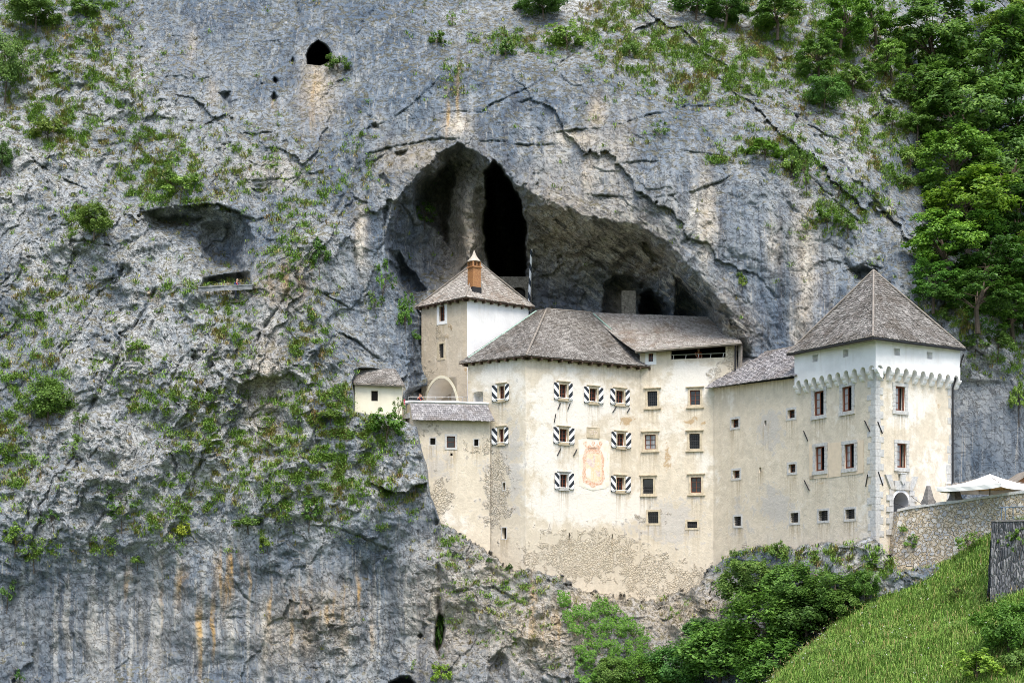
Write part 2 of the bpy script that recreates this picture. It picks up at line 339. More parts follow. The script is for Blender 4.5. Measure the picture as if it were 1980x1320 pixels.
# the rock behind and under the castle walls
BACKX = [640, 778, 792, 813, 817, 905, 1040, 1240, 1380, 1430, 1550, 1700, 1850, 2400]; BACKY = [117.3, 117.8, 118.4, 119.8, 125, 127, 127, 125.5, 123, 120.5, 117.3, 116.2, 114.5, 114.5]
CASTLE = [(684,800),(735,806),(800,824),(822,900),(830,958),(850,1012),(905,1043),(945,1076),(985,1098),(1090,1126),(1150,1146),(1265,1162),(1340,1138),(1400,1078),(1480,1056),(1560,1060),(1690,1042),(1722,1078),(1735,1108),(1850,1083),
 (1925,1008),(2500,1000),(2500,770),(1860,730),(1700,610),(1560,700),(1437,690),(1240,650),(1040,620),(905,640),(830,660),(824,742),(806,747),(788,750),(779,760),(778,768),(780,744),(763,712),(692,711),(679,737)]
i0, i1 = np.searchsorted(gx, [640, 2600]); j0, j1 = np.searchsorted(gy, [560, 1230]); sl = np.s_[j0:j1, i0:i1]
lowr = sstep(GY[sl], 990, 1040); sd_ = sdf(GX[sl] + 4 * w1[sl] + 14 * lowr * j1_[sl], GY[sl] + 4 * w2[sl] + 22 * lowr * j2_[sl] + 10 * lowr * w1[sl], CASTLE); wgt = sstep(sd_, 0, 9)
back = np.interp(GX[sl], BACKX, BACKY); D[sl] = D[sl] * (1 - wgt) + np.maximum(D[sl], back) * wgt
# caves and holes: (outline, added depth, ramp length)
# the big cave: a sharp arch on the dark side, a long curving ceiling over the gallery side
i0, i1 = np.searchsorted(gx, [700, 1500]); j0, j1 = np.searchsorted(gy, [230, 760]); sl = np.s_[j0:j1, i0:i1]
def jit_sdf(pts, jit): return sdf(GX[sl] + jit * (2.2 * w1[sl] + 3 * j1_[sl]), GY[sl] + jit * (2.2 * w2[sl] + 3 * j2_[sl]), pts)
qa = jit_sdf([(885,272),(930,298),(985,343),(1024,388),(1036,450),(1046,600),(1050,760),(790,760),(790,600),(752,540),(742,470),(757,400),(800,342),(850,295)], 3)
qb = jit_sdf([(870,300),(985,340),(1055,386),(1145,418),(1235,434),(1304,480),(1368,546),(1416,608),(1458,680),(1458,760),(870,760)], 3)
add_a = 13 * (1 - np.exp(-np.maximum(qa, 0) / 70)) * sstep(qa, -1, 4); add_b = 15 * (1 - np.exp(-(np.maximum(qb, 0) / 115) ** 1.15))
D[sl] += np.maximum(add_a, add_b)
CAVES = [([(392,536),(430,528),(486,522),(489,556),(386,557)],3.4,6,.5),
 ([(935,335),(955,305),(988,345),(1012,385),(1021,440),(1020,500),(1018,580),(972,580),(940,500),(930,440),(938,380)],30,8,2),
 ([(800,350),(870,305),(885,340),(872,420),(868,480),(840,440),(800,420)],6,14,3),
 ([(1165,560),(1180,532),(1205,526),(1240,540),(1265,555),(1298,600),(1300,650),(1165,650)],3.2,14,3),
 ([(1236,566),(1262,557),(1290,592),(1296,650),(1236,650)],6,8,3),([(1302,530),(1330,545),(1385,603),(1392,650),(1306,650)],4.5,12,3),([(1230,470),(1262,464),(1292,505),(1262,512)],2.5,12,4),
 ([(592,126),(591,106),(600,88),(616,77),(631,86),(642,103),(641,122),(618,129)],14,5,.5),([(418,180),(446,177),(450,210),(440,238),(428,202)],1.8,8,2),([(526,158),(532,146),(540,156),(534,168)],1.5,4,1),
 ([(522,188),(530,176),(540,188),(535,204),(526,200)],1.6,5,1),([(560,120),(566,108),(572,118),(568,128)],1.0,4,1),([(500,160),(512,158),(510,172)],.9,4,1),([(752,480),(776,488),(800,518),(832,560),(806,604),(770,575),(752,540)],4.5,14,3),
 ([(283,412),(330,402),(400,398),(470,420),(492,470),(488,552),(410,552),(335,470),(290,452)],3.2,30,4),([(380,470),(392,432),(415,424),(445,432),(470,470),(470,530),(400,520)],1.6,14,3),([(300,420),(350,412),(400,418),(380,436),(310,440)],1.5,8,3),
 ([(846,1182),(860,1190),(860,1238),(850,1272),(836,1250),(840,1212)],3.5,8,2),([(742,1345),(752,1316),(772,1304),(794,1305),(806,1325),(806,1350)],6,6,2),([(940,1330),(942,1278),(962,1260),(980,1264),(987,1290),(985,1330)],1.6,10,2),
 ([(804,1229),(812,1221),(820,1229),(812,1237)],1.6,4,.5),([(1640,525),(1664,514),(1698,520),(1700,545),(1650,552)],2.2,10,3),([(728,340),(745,330),(752,350),(738,372)],1.5,8,2),([(760,290),(790,285),(785,300),(765,305)],1.5,7,2),
 ([(716,240),(728,234),(738,250),(722,254)],1.2,5,1),([(740,400),(752,392),(748,440),(738,450)],1.5,8,2)]
for pts, dep, rmp, jit in CAVES:
    xs = [p[0] for p in pts]; ys = [p[1] for p in pts]
    i0, i1 = np.searchsorted(gx, [min(xs) - 25, max(xs) + 25]); j0, j1 = np.searchsorted(gy, [min(ys) - 25, max(ys) + 25]); sl = np.s_[j0:j1, i0:i1]
    q = sdf(GX[sl] + jit * (2.2 * w1[sl] + 3 * j1_[sl]), GY[sl] + jit * (2.2 * w2[sl] + 3 * j2_[sl]), pts)
    D[sl] += dep * (1 - np.exp(-np.maximum(q, 0) / rmp)) * sstep(q, -1, 4 if rmp < 100 else 16)
# the lit pillar of rock between the two dark halves of the cave
pil = blob(905, 470, 26, 150); D -= 5.0 * pil * sstep(GY, 300, 380)
CLY = D
def cliffY(px, py): return bil(CLY, gx, gy, np.asarray(px, float), np.asarray(py, float))
CV = np.stack([(GX - CX) * D / F, D, (HY - GY) * D / F], -1)
# surface normal (for ledges)
e1 = np.gradient(CV, axis=1); e2 = np.gradient(CV, axis=0); NRM = np.cross(e1, e2); NRM /= np.linalg.norm(NRM, axis=-1, keepdims=True) + 1e-9
NRM[NRM[..., 1] > 0] *= -1
# colour zones: ochre, light lichen, tan, white runs | dark runs, smooth streaks, brown
fl2 = fbm(mx / .5 + .5 * w1, my / 10, 51, 4); fl3 = fbm(mx / .9 + .4 * w2, my / 9, 52, 4)
OCH = field([(300,1120,7,40),(310,1150,9,60,.8),(435,1115,18,55),(452,1090,14,40),(402,1235,16,70,1.4),(392,1215,22,40),(530,1165,14,40),(575,1165,10,30),(612,1130,12,50),(652,1130,10,45),(690,1150,14,40),(640,1185,40,20,.8),(560,1225,30,40,.7),
 (880,195,10,35),(868,235,9,35),(892,140,8,30),(600,240,14,40,.5),(533,205,8,15),(1060,1215,50,40,.7),(1030,1150,25,35,.7),(690,1230,30,50,.6),(470,770,10,20,.4),(285,570,25,15,.7),(555,540,40,40,.6),(605,170,14,30,.6),(1055,590,10,10,.3),(1700,1075,14,10,.7),(250,1130,10,30,.6),(350,1130,10,40,.7),(480,1130,8,40,.7)])
OCH = .9 * OCH * sstep(fl2 + .35 * fl3, -.12, .3)
TAN = field([(330,1210,430,110,.15),(615,170,35,60,.9),(515,740,40,110,.7),(885,240,26,20,.9),(1155,220,18,30,.9),(1120,265,50,16,.8),(1140,340,16,50,.7),(1190,290,40,60,.45),(1040,1220,130,90,.95),(880,1180,90,130,.7),(1330,1190,130,70,1),(1150,1160,120,30,1),(960,1100,70,40,.8),(1560,500,24,110,.8),(1555,600,20,60,.7),(1365,420,18,80,.8),(1180,460,140,80,.55),
 (1080,450,110,110,.75),(905,470,60,150,.9),(1200,590,30,40,.6),(560,1220,80,80,.55),(640,1180,60,70,.5),(930,1060,80,60,.5),(1400,590,30,60,.4),(800,300,60,30,.6),(520,330,60,30,.4),(540,560,60,50,.5),(1420,640,40,40,.6),(700,450,14,60,.8),(410,180,10,30,.5),(370,90,10,30,.5),(1260,500,60,40,.7),(1500,480,20,50,.4)])  # blobs over the cave ceiling paint it paler to offset the overhang's shade
WHT = field([(1362,420,13,75),(1340,400,8,50,.8),(1555,490,16,80,.9),(700,470,9,60,.9),(386,1225,10,40,1),(512,1230,10,70,1),(500,1290,8,60,.8),(445,1230,9,60,.6),(1170,340,40,80,.5),(1100,270,70,20,.7),(885,235,20,25),(720,240,20,20,.8),(530,350,60,30,.5),(1060,300,50,30,.5),(750,370,20,60,.4),(340,1110,6,40,.6),(1490,470,14,60,.4),(1720,400,12,50,.5),(1545,640,8,40,.7),(400,395,20,20,.3),(1640,1078,95,30,.9),(1560,1078,40,16,.6)]) * sstep(fl3 + .4 * fl2, -.35, .2)
BAND = fbm(mx / .62 + .35 * w1, my / 34, 53, 4, .6)
DRK = field([(170,1240,14,80,.8),(275,1230,14,80,.8),(225,1240,12,80,.7),(315,1250,14,90,.8),(470,1130,12,60,.6),(440,1140,8,60,.6),(550,1250,14,80,.5),(740,1200,24,120,.6),(130,1240,30,90,.4),(820,330,60,40,.3),(940,330,60,30,.3),(60,1250,30,90,.4),(660,1100,40,60,.4),(1700,900,0.1,.1)]) * sstep(fl3, -.2, .3)
EZ = field([(380,1230,470,120),(100,1210,200,130),(740,1180,110,140)]) * sstep(GY, 1040, 1110); CZ = field([(1250,270,330,170),(1560,520,200,220),(560,120,260,130,.7),(1850,850,60,120,.9),(760,330,120,150,.6)])
WHT = np.clip(np.maximum(WHT, (.46 * EZ + .20 * CZ) * sstep(BAND, .06, .34)), 0, 1); DRK = np.clip(np.maximum(DRK, (.62 * EZ + .36 * CZ) * sstep(-BAND, .06, .32)), 0, 1)
LIC = np.clip(ROUGH * 1.25 * sstep(fbm(mx / 5, my / 5, 61, 4), -.85, .1), 0, 1) * (1 - .8 * EZ)
STR = np.clip(1 - ROUGH * .9 + .5 * EZ, 0, 1)
BRN = field([(1230,500,60,40,.4),(850,330,80,40,.4),(780,330,60,40,.4),(1240,510,60,40,.8),(1420,640,40,50,.6),(560,560,50,40,.4),(620,1190,60,60,.4)])
Z1 = np.stack([OCH, LIC, TAN, WHT], -1); TONE = np.clip(.3 * tone_h + .42 * tone_b + .28 * tone_m, 0, 1); Z2 = np.stack([DRK, STR, BRN, np.ones_like(DRK)], -1); Z3 = np.stack([TONE, STRA, ROUGH, np.ones_like(DRK)], -1)
nx, ny = len(gx), len(gy); idx = np.arange(nx * ny).reshape(ny, nx)
CQ = np.stack([idx[:-1, :-1], idx[1:, :-1], idx[1:, 1:], idx[:-1, 1:]], -1).reshape(-1, 4)

t = NT('limestone', .92, .2)
oc, li, ta, wh = t.attr('zone_a'); dk, st, br, _ = t.attr('zone_b'); tone, stra, rou, _ = t.attr('zone_c')
n1 = t.noise(t.pos, .35, 6, .62); n2 = t.noise(t.pos, 2.3, 6, .65); n3 = t.noise(t.pos, 8.0, 4, .7)
sv = t.scale(t.pos, (1.1, .5, .07)); s1 = t.noise(sv, 1.0, 6, .6, .6); sv2 = t.scale(t.pos, (4.0, 1.5, .16)); s2 = t.noise(sv2, 1.0, 5, .6, .4)
col = t.ramp(n1, (.3, (.046, .074, .114)), (.46, (.088, .124, .170)), (.6, (.145, .180, .220)), (.78, (.26, .285, .295)))
hi = t.ramp(n1, (.32, (.25, .285, .312)), (.5, (.385, .406, .415)), (.7, (.53, .537, .52)))
pt = t.m2('ADD', t.m2('MULTIPLY', tone, .55), t.m2('MULTIPLY', n1, .9))          # slab by slab: weathered pale or fresh blue grey
col = t.mix(t.m2('MULTIPLY', t.mr(tone, .35, .85), .35), col, (.22, .245, .27)); col = t.mix(t.m2('MULTIPLY', t.mr(tone, .5, .1), .35), col, (.075, .10, .14))
col = t.mix(t.m2('MULTIPLY', li, t.mr(pt, .55, .82, .45, 1.0)), col, hi)
col = t.mix(t.m2('MULTIPLY', t.mr(s1, .47, .32), t.m2('MULTIPLY', st, .75)), col, (.05, .066, .095))
col = t.mix(t.m2('MULTIPLY', t.mr(s1, .54, .72), t.m2('MULTIPLY', st, .65)), col, (.30, .32, .325))
col = t.mix(t.m2('MULTIPLY', t.mr(s2, .57, .68), t.m2('MULTIPLY', st, .55)), col, (.38, .365, .33))
col = t.mix(t.m2('MULTIPLY', t.mr(s2, .44, .34), t.m2('MULTIPLY', st, .45)), col, (.065, .075, .09))
col = t.mix(t.m2('MULTIPLY', t.mr(n2, .44, .58), t.m2('MULTIPLY', li, .65)), col, (.50, .505, .49))
col = t.mix(t.m2('MULTIPLY', ta, t.mr(n2, .28, .55, .45, 1.0)), col, (.47, .40, .305))
col = t.mix(t.m2('MULTIPLY', br, t.mr(n2, .35, .6, .2, .85)), col, (.125, .095, .06))
col = t.mix(t.m2('MULTIPLY', wh, t.mr(n2, .25, .55, .4, .95), True), col, (.62, .585, .51))
col = t.mix(t.m2('MULTIPLY', dk, t.mr(s2, .3, .6, .9, .4), True), col, (.085, .08, .07))
col = t.mix(t.m2('MULTIPLY', oc, t.mr(n2, .32, .5, .3, 1.0), True), col, (.45, .27, .075))
sd2 = t.noise(t.scale(t.rot(t.pos, (0, math.radians(-34), 0)), (.22, .8, 2.6)), 1.0, 6, .65, .5); col = t.mix(t.m2('MULTIPLY', stra, t.mr(sd2, .50, .40)), col, (.07, .068, .066)); col = t.mix(t.m2('MULTIPLY', stra, t.mr(sd2, .52, .60)), col, (.46, .43, .37))
# lichen specks, pale chips and thin dark joints
spk = t.m2('MULTIPLY', t.mr(n3, .55, .62), t.m2('ADD', t.m2('MULTIPLY', li, .46), .16)); col = t.mix(spk, col, (.042, .042, .042))
spw = t.m2('MULTIPLY', t.mr(n3, .43, .36), t.m2('ADD', t.m2('MULTIPLY', li, .45), .10)); col = t.mix(spw, col, (.53, .53, .50))
ro = t.rot(t.pos, (0, math.radians(32), 0)); ln = t.noise(t.scale(ro, (1.9, 1.9, .55)), 1.0, 7, .62, .5); jl = t.mr(t.m2('ABSOLUTE', t.m2('SUBTRACT', ln, .5)), .022, .0)
ln2 = t.noise(t.scale(t.pos, (.55, .7, 1.8)), 1.0, 7, .6, .6); jl2 = t.mr(t.m2('ABSOLUTE', t.m2('SUBTRACT', ln2, .5)), .014, .0)
jt = t.m2('MULTIPLY', t.m2('MULTIPLY', t.m2('MAXIMUM', jl, jl2), t.mr(n2, .36, .52)), t.m2('ADD', t.m2('MULTIPLY', rou, .3), .6)); col = t.mix(t.m2('MULTIPLY', jt, .75), col, (.035, .036, .04))
nz = t.sepn(t.nor)[2]
mo = t.m2('MULTIPLY', t.mr(nz, .25, .75), t.mr(n2, .42, .6)); col = t.mix(t.m2('MULTIPLY', mo, .75), col, (.10, .088, .035))

rp = t.noise(t.scale(ro, (3.2, 3.2, 1.0)), 1.0, 6, .65)
rk = t.m2('ADD', t.m2('MULTIPLY', rou, .6), .4); bp = t.bump(t.m2('MULTIPLY', n2, rk), .20, .9); bp = t.bump(t.m2('MULTIPLY', rp, rk), .24, .9, bp); bp = t.bump(t.m2('SUBTRACT', 1.0, jt), .10, .9, bp); bp = t.bump(t.m2('MULTIPLY', n3, t.m2('ADD', t.m2('MULTIPLY', rou, .75), .25)), .07, 1.0, bp)
M_ROCK = t.out(col, bp)
cl = link('cliff', npmesh('cliff', CV.reshape(-1, 3), CQ, smooth=False, attrs={'zone_a': Z1.reshape(-1, 4), 'zone_b': Z2.reshape(-1, 4), 'zone_c': Z3.reshape(-1, 4)}), M_ROCK)
tag(cl, 'grey limestone cliff with caves rising behind and around the white castle', 'cliff', kind='structure')
# valley floor under everything
t = NT('valley grass'); n = t.noise(t.pos, .3, 8); M_VAL = t.out(t.ramp(n, (.35, (.035, .06, .012)), (.65, (.075, .11, .025))), t.bump(t.noise(t.pos, 3, 6), .2))
b = MB(); b.add([(-1500, -600, -15), (1500, -600, -15), (1500, 1500, -15), (-1500, 1500, -15)], [(0, 1, 2, 3)])
tag(b.build('ground', M_VAL), 'green valley floor below the cliff', 'ground', kind='structure')
# ------------------------------------------------------------------ castle materials
def plaster(name, base=(.655, .585, .465), light=(.735, .70, .63), hole_dark=.6):
    t = NT(name, .93, .15); wh, rb, tn, gr = t.attr('tint'); sl = t.attr('stain')[0]
    a = t.noise(t.pos, .38, 6, .62, .3); b = t.noise(t.pos, 1.5, 6, .66, .4); c = t.noise(t.pos, 7, 5, .7); run = t.noise(t.scale(t.pos, (1.8, 1.8, .16)), 1, 5, .65, .4)
    col = t.mix(t.mr(b, .36, .62), tuple(x * .86 for x in base), base)
    col = t.mix(t.mr(t.m2('ADD', t.m2('ADD', t.m2('MULTIPLY', a, .6), t.m2('MULTIPLY', b, .4)), t.m2('MULTIPLY', t.m2('SUBTRACT', wh, .45), .32)), .43, .58), col, light)
    col = t.mix(t.m2('MULTIPLY', t.mr(t.m2('ADD', b, t.m2('MULTIPLY', t.m2('SUBTRACT', gr, .42), .42)), .46, .56), .75), col, (.47, .45, .42))
    col = t.mix(t.m2('MULTIPLY', t.mr(run, .56, .72), .35), col, (.50, .41, .28))
    col = t.mix(t.m2('MULTIPLY', t.mr(run, .44, .30), .30), col, (.70, .66, .58))
    col = t.mix(t.m2('MULTIPLY', t.mr(t.m2('ADD', b, t.m2('MULTIPLY', t.m2('SUBTRACT', tn, .5), .5)), .56, .68), .85), col, (.42, .29, .15))
    rn2 = t.noise(t.scale(t.pos, (5.5, 5.5, .35)), 1, 4, .6, .3); col = t.mix(t.m2('MULTIPLY', sl, t.mr(rn2, .42, .62)), col, (.36, .29, .19))
    # bared rubble
    vp = t.mix(.05, t.pos, t.noise(t.pos, 3.0, 3)); vp = t.scale(vp, (1, 1, 1.6))
    vn = t.n('ShaderNodeTexVoronoi', feature='F1'); t.set(vn.inputs['Vector'], vp); vn.inputs['Scale'].default_value = 4.4
    ve = t.voro(vp, 4.4, 'DISTANCE_TO_EDGE')
    sep = t.n('ShaderNodeSeparateColor'); t.set(sep.inputs[0], vn.outputs['Color'])
    st = t.ramp(sep.outputs[0], (0, (.48, .41, .30)), (.5, (.61, .54, .42)), (1, (.70, .66, .57)))
    st = t.mix(t.mr(c, .35, .65), st, (.55, .48, .36)); st = t.mix(t.m2('MULTIPLY', t.mr(ve, .09, .0), t.mr(b, .42, .6, .25, 1.0)), st, (.38, .31, .21))
    rm = t.mr(t.m2('ADD', b, t.m2('MULTIPLY', t.m2('SUBTRACT', rb, .5), .42)), .49, .62)
    col = t.mix(t.m2('MULTIPLY', rm, .62), col, st)
    col = t.mix(t.m2('MULTIPLY', t.mr(c, .66, .74), hole_dark), col, (.16, .12, .08))  # dark specks paint the shade of small holes in the plaster
    col = t.mix(t.m2('MULTIPLY', t.mr(c, .36, .28), .5), col, (.73, .69, .62))
    h = t.m2('MULTIPLY', t.mr(ve, 0, .12), rm)
    bp = t.bump(h, .07, .9); bp = t.bump(b, .10, .5, bp); bp = t.bump(c, .035, .8, bp)
    return t.out(col, bp)
M_PL = plaster('weathered cream plaster')
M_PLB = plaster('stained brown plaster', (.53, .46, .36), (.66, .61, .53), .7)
def clean(name, col, var=.06):
    t = NT(name, .9, .15); n = t.noise(t.pos, .7, 5, .6); r = t.noise(t.scale(t.pos, (1.5, 1.5, .2)), 1, 4)
    c = t.mix(t.mr(n, .35, .7), col, tuple(x * (1 - 2 * var) for x in col)); c = t.mix(t.m2('MULTIPLY', t.mr(r, .58, .75), .3), c, (.5, .47, .4))
    return t.out(c, t.bump(t.noise(t.pos, 6, 4), .02, .6))
M_WHITE = clean('white lime wash', (.80, .80, .79)); M_CREAM = clean('pale cream render', (.74, .70, .55))
t = NT('grey cut stone', .9, .2); n = t.noise(t.pos, 5, 6, .7); n2 = t.noise(t.pos, .9, 4)
M_STONE = t.out(t.mix(t.mr(n2, .35, .65), t.ramp(n, (.3, (.36, .36, .35)), (.55, (.52, .52, .50)), (.75, (.62, .61, .58))), (.55, .50, .42), 'MULTIPLY') if False else t.mix(t.m2('MULTIPLY', t.mr(n2, .5, .7), .4), t.ramp(n, (.3, (.36, .36, .35)), (.55, (.52, .52, .50)), (.75, (.62, .61, .58))), (.50, .43, .32)), t.bump(n, .03))
M_SAND = plain('sandy window stone', (.50, .43, .31), .9, .25, 4, .02)
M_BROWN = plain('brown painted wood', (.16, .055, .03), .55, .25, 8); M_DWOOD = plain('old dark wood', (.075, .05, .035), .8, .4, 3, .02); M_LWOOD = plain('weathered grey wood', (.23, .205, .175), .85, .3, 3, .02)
M_IRON = plain('black iron', (.02, .02, .022), .6, .2, 9); M_STEEL = plain('galvanised steel', (.45, .47, .48), .4, .1, 9, 0, .7)
M_COPPER = plain('green copper flashing', (.28, .40, .34), .6, .2, 3); M_WPAINT = plain('white paint', (.78, .78, .77), .5, .06, 5)
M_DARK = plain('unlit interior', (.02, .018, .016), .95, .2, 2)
t = NT('window glass', .06, .5); n = t.noise(t.pos, 1.2, 2); M_GLASS = t.out((.012, .016, .02), t.bump(n, .02, .4))
t = NT('curtained glass', .12, .5); n = t.noise(t.scale(t.pos, (9, 9, .3)), 1, 3); M_CURT = t.out(t.ramp(n, (.35, (.16, .17, .18)), (.65, (.36, .37, .38))))
t = NT('striped shutter', .55, .3); u = t.n('ShaderNodeUVMap'); s_ = t.sepn(u.outputs[0])
k = t.m2('FRACT', t.m2('ADD', t.m2('MULTIPLY', s_[0], 1.0), s_[1])); nz_ = t.noise(t.pos, 7, 5)
M_SHUT = t.out(t.mix(t.m2('MULTIPLY', t.mr(nz_, .6, .75), .4), t.mix(t.m2('GREATER_THAN', k, .5), (.78, .79, .80), (.022, .028, .036)), (.42, .38, .32)))
def shingle_mat(name, cols, patch):
    t = NT(name, .85, .2); r = t.isl; n = t.noise(t.pos, .5, 6, .65, .4); g = t.noise(t.scale(t.pos, (6, 6, 14)), 1, 4)
    col = t.ramp(r, (0, cols[0]), (.5, cols[1]), (1, cols[2]))
    col = t.mix(t.m2('MULTIPLY', t.mr(n, .50, .66), .7), col, patch); col = t.mix(t.m2('MULTIPLY', t.mr(n, .46, .34), .45), col, (.42, .40, .37))
    col = t.mix(t.m2('MULTIPLY', t.mr(g, .55, .75), .5), col, (.07, .06, .05))
    return t.out(col, t.bump(g, .02, .6))
M_SH_A = shingle_mat('grey brown shingles', ((.12, .111, .10), (.19, .178, .163), (.275, .263, .245)), (.115, .098, .08))
M_SH_B = shingle_mat('bleached shingles', ((.23, .205, .18), (.34, .315, .285), (.45, .425, .39)), (.22, .165, .12))
M_SH_C = shingle_mat('blue grey shingles', ((.17, .165, .17), (.26, .25, .255), (.37, .36, .365)), (.18, .155, .14))
# ------------------------------------------------------------------ wall geometry
def XY(px, Y): return ((px - CX) * Y / F, Y)
TINT = dict(
 W=[(1110,780,120,70,1),(1120,960,110,60,1.1),(1060,880,60,80,.9),(1330,740,60,40,1.1),(1230,960,30,60,.9),(1300,850,60,60,.5),(1360,900,30,60,.6),(960,720,40,40,.9),(1000,760,20,60,.7),(870,1000,40,40,.45),(1760,780,60,60,.7),(1690,1010,40,40,.5),(1400,760,30,30,.3),(1800,900,40,90,.5),(1640,820,60,50,.3)],
 R=[(1130,1075,130,60,.95),(1260,1110,90,60,.8),(1040,1095,80,40,.7),(960,950,35,90,.9),(930,860,40,30,.7),(1330,1130,80,50,.8),(850,960,30,50,.9),(830,830,50,20,.6),(1420,700,30,50,.8),(1390,730,30,30,.7),(1250,1000,60,30,.4),(1470,1060,50,16,.7),(1600,1060,60,14,.6),(850,650,30,40,.5),(830,740,20,60,.6)],
 T=[(1290,880,12,60,.75),(1290,800,10,40,.7),(1345,815,40,14,.9),(1215,812,26,14,.9),(1100,812,20,10,.6),(1285,745,14,16,.7),(1040,790,14,60,.4),(1260,835,26,6,.8),(1255,920,20,8,.8),(905,730,16,40,.7),(930,800,20,60,.5),(865,640,16,40,.6),(1820,770,14,60,.6),(1545,740,16,30,.7),(1590,930,12,16,.6),(1660,1030,40,20,.4),(1480,900,40,30,.35),(1370,1010,20,60,.4),(1148,1080,60,20,.3)],
 G=[(960,960,40,70,.7),(1500,980,40,40,.9),(1490,830,30,40,.8),(1300,1010,60,50,.9),(1230,1020,40,30,.5),(1430,1000,30,60,.5),(850,900,40,60,.6),(990,900,26,120,.7),(1540,1000,20,40,.4),(940,900,26,30,.6),(1640,1020,30,20,.3)])
def tint_of(px, py):
    px = px + 7 * fbm(px / 40, py / 40, 71, 3); py = py + 7 * fbm(px / 40, py / 40, 72, 3); o = []
    for k in 'WRTG':
        v = np.zeros(px.shape)
        for (cx, cy, rx, ry, a) in TINT[k]: v = np.maximum(v, a * np.exp(-(((px - cx) / rx) ** 2 + ((py - cy) / ry) ** 2)))
        o.append(v)
    return np.stack(o, -1)
class Wall:
    def __init__(s, a, b):
        s.a = Vector((*a, 0)); s.b = Vector((*b, 0)); s.L = (s.b - s.a).length; s.d = (s.b - s.a).normalized(); s.n = Vector((s.d.y, -s.d.x, 0)); s.open = []
    def u(s, px):
        k = (px - CX) / F; return (k * s.a.y - s.a.x) / (s.d.x - k * s.d.y)
    def Y(s, px): return s.a.y + s.d.y * s.u(px)
    def z(s, px, py): return (HY - py) * s.Y(px) / F
    def pt(s, u, z, o=0.0):
        q = s.a + s.d * u + s.n * o; return (q.x, q.y, z)
    def rect(s, x0, x1, y0, y1):
        m = (x0 + x1) / 2; return (s.u(x0), s.u(x1), s.z(m, y1), s.z(m, y0))
    def bx(s, mb, u0, u1, z0, z1, d0, d1):
        mb.box8([s.pt(u0, z0, d1), s.pt(u1, z0, d1), s.pt(u1, z0, d0), s.pt(u0, z0, d0), s.pt(u0, z1, d1), s.pt(u1, z1, d1), s.pt(u1, z1, d0), s.pt(u0, z1, d0)])
    def ring(s, mb, u0, u1, z0, z1, w, d0, d1):
        s.bx(mb, u0 - w, u0, z0 - w, z1 + w, d0, d1); s.bx(mb, u1, u1 + w, z0 - w, z1 + w, d0, d1); s.bx(mb, u0, u1, z1, z1 + w, d0, d1); s.bx(mb, u0, u1, z0 - w, z0, d0, d1)
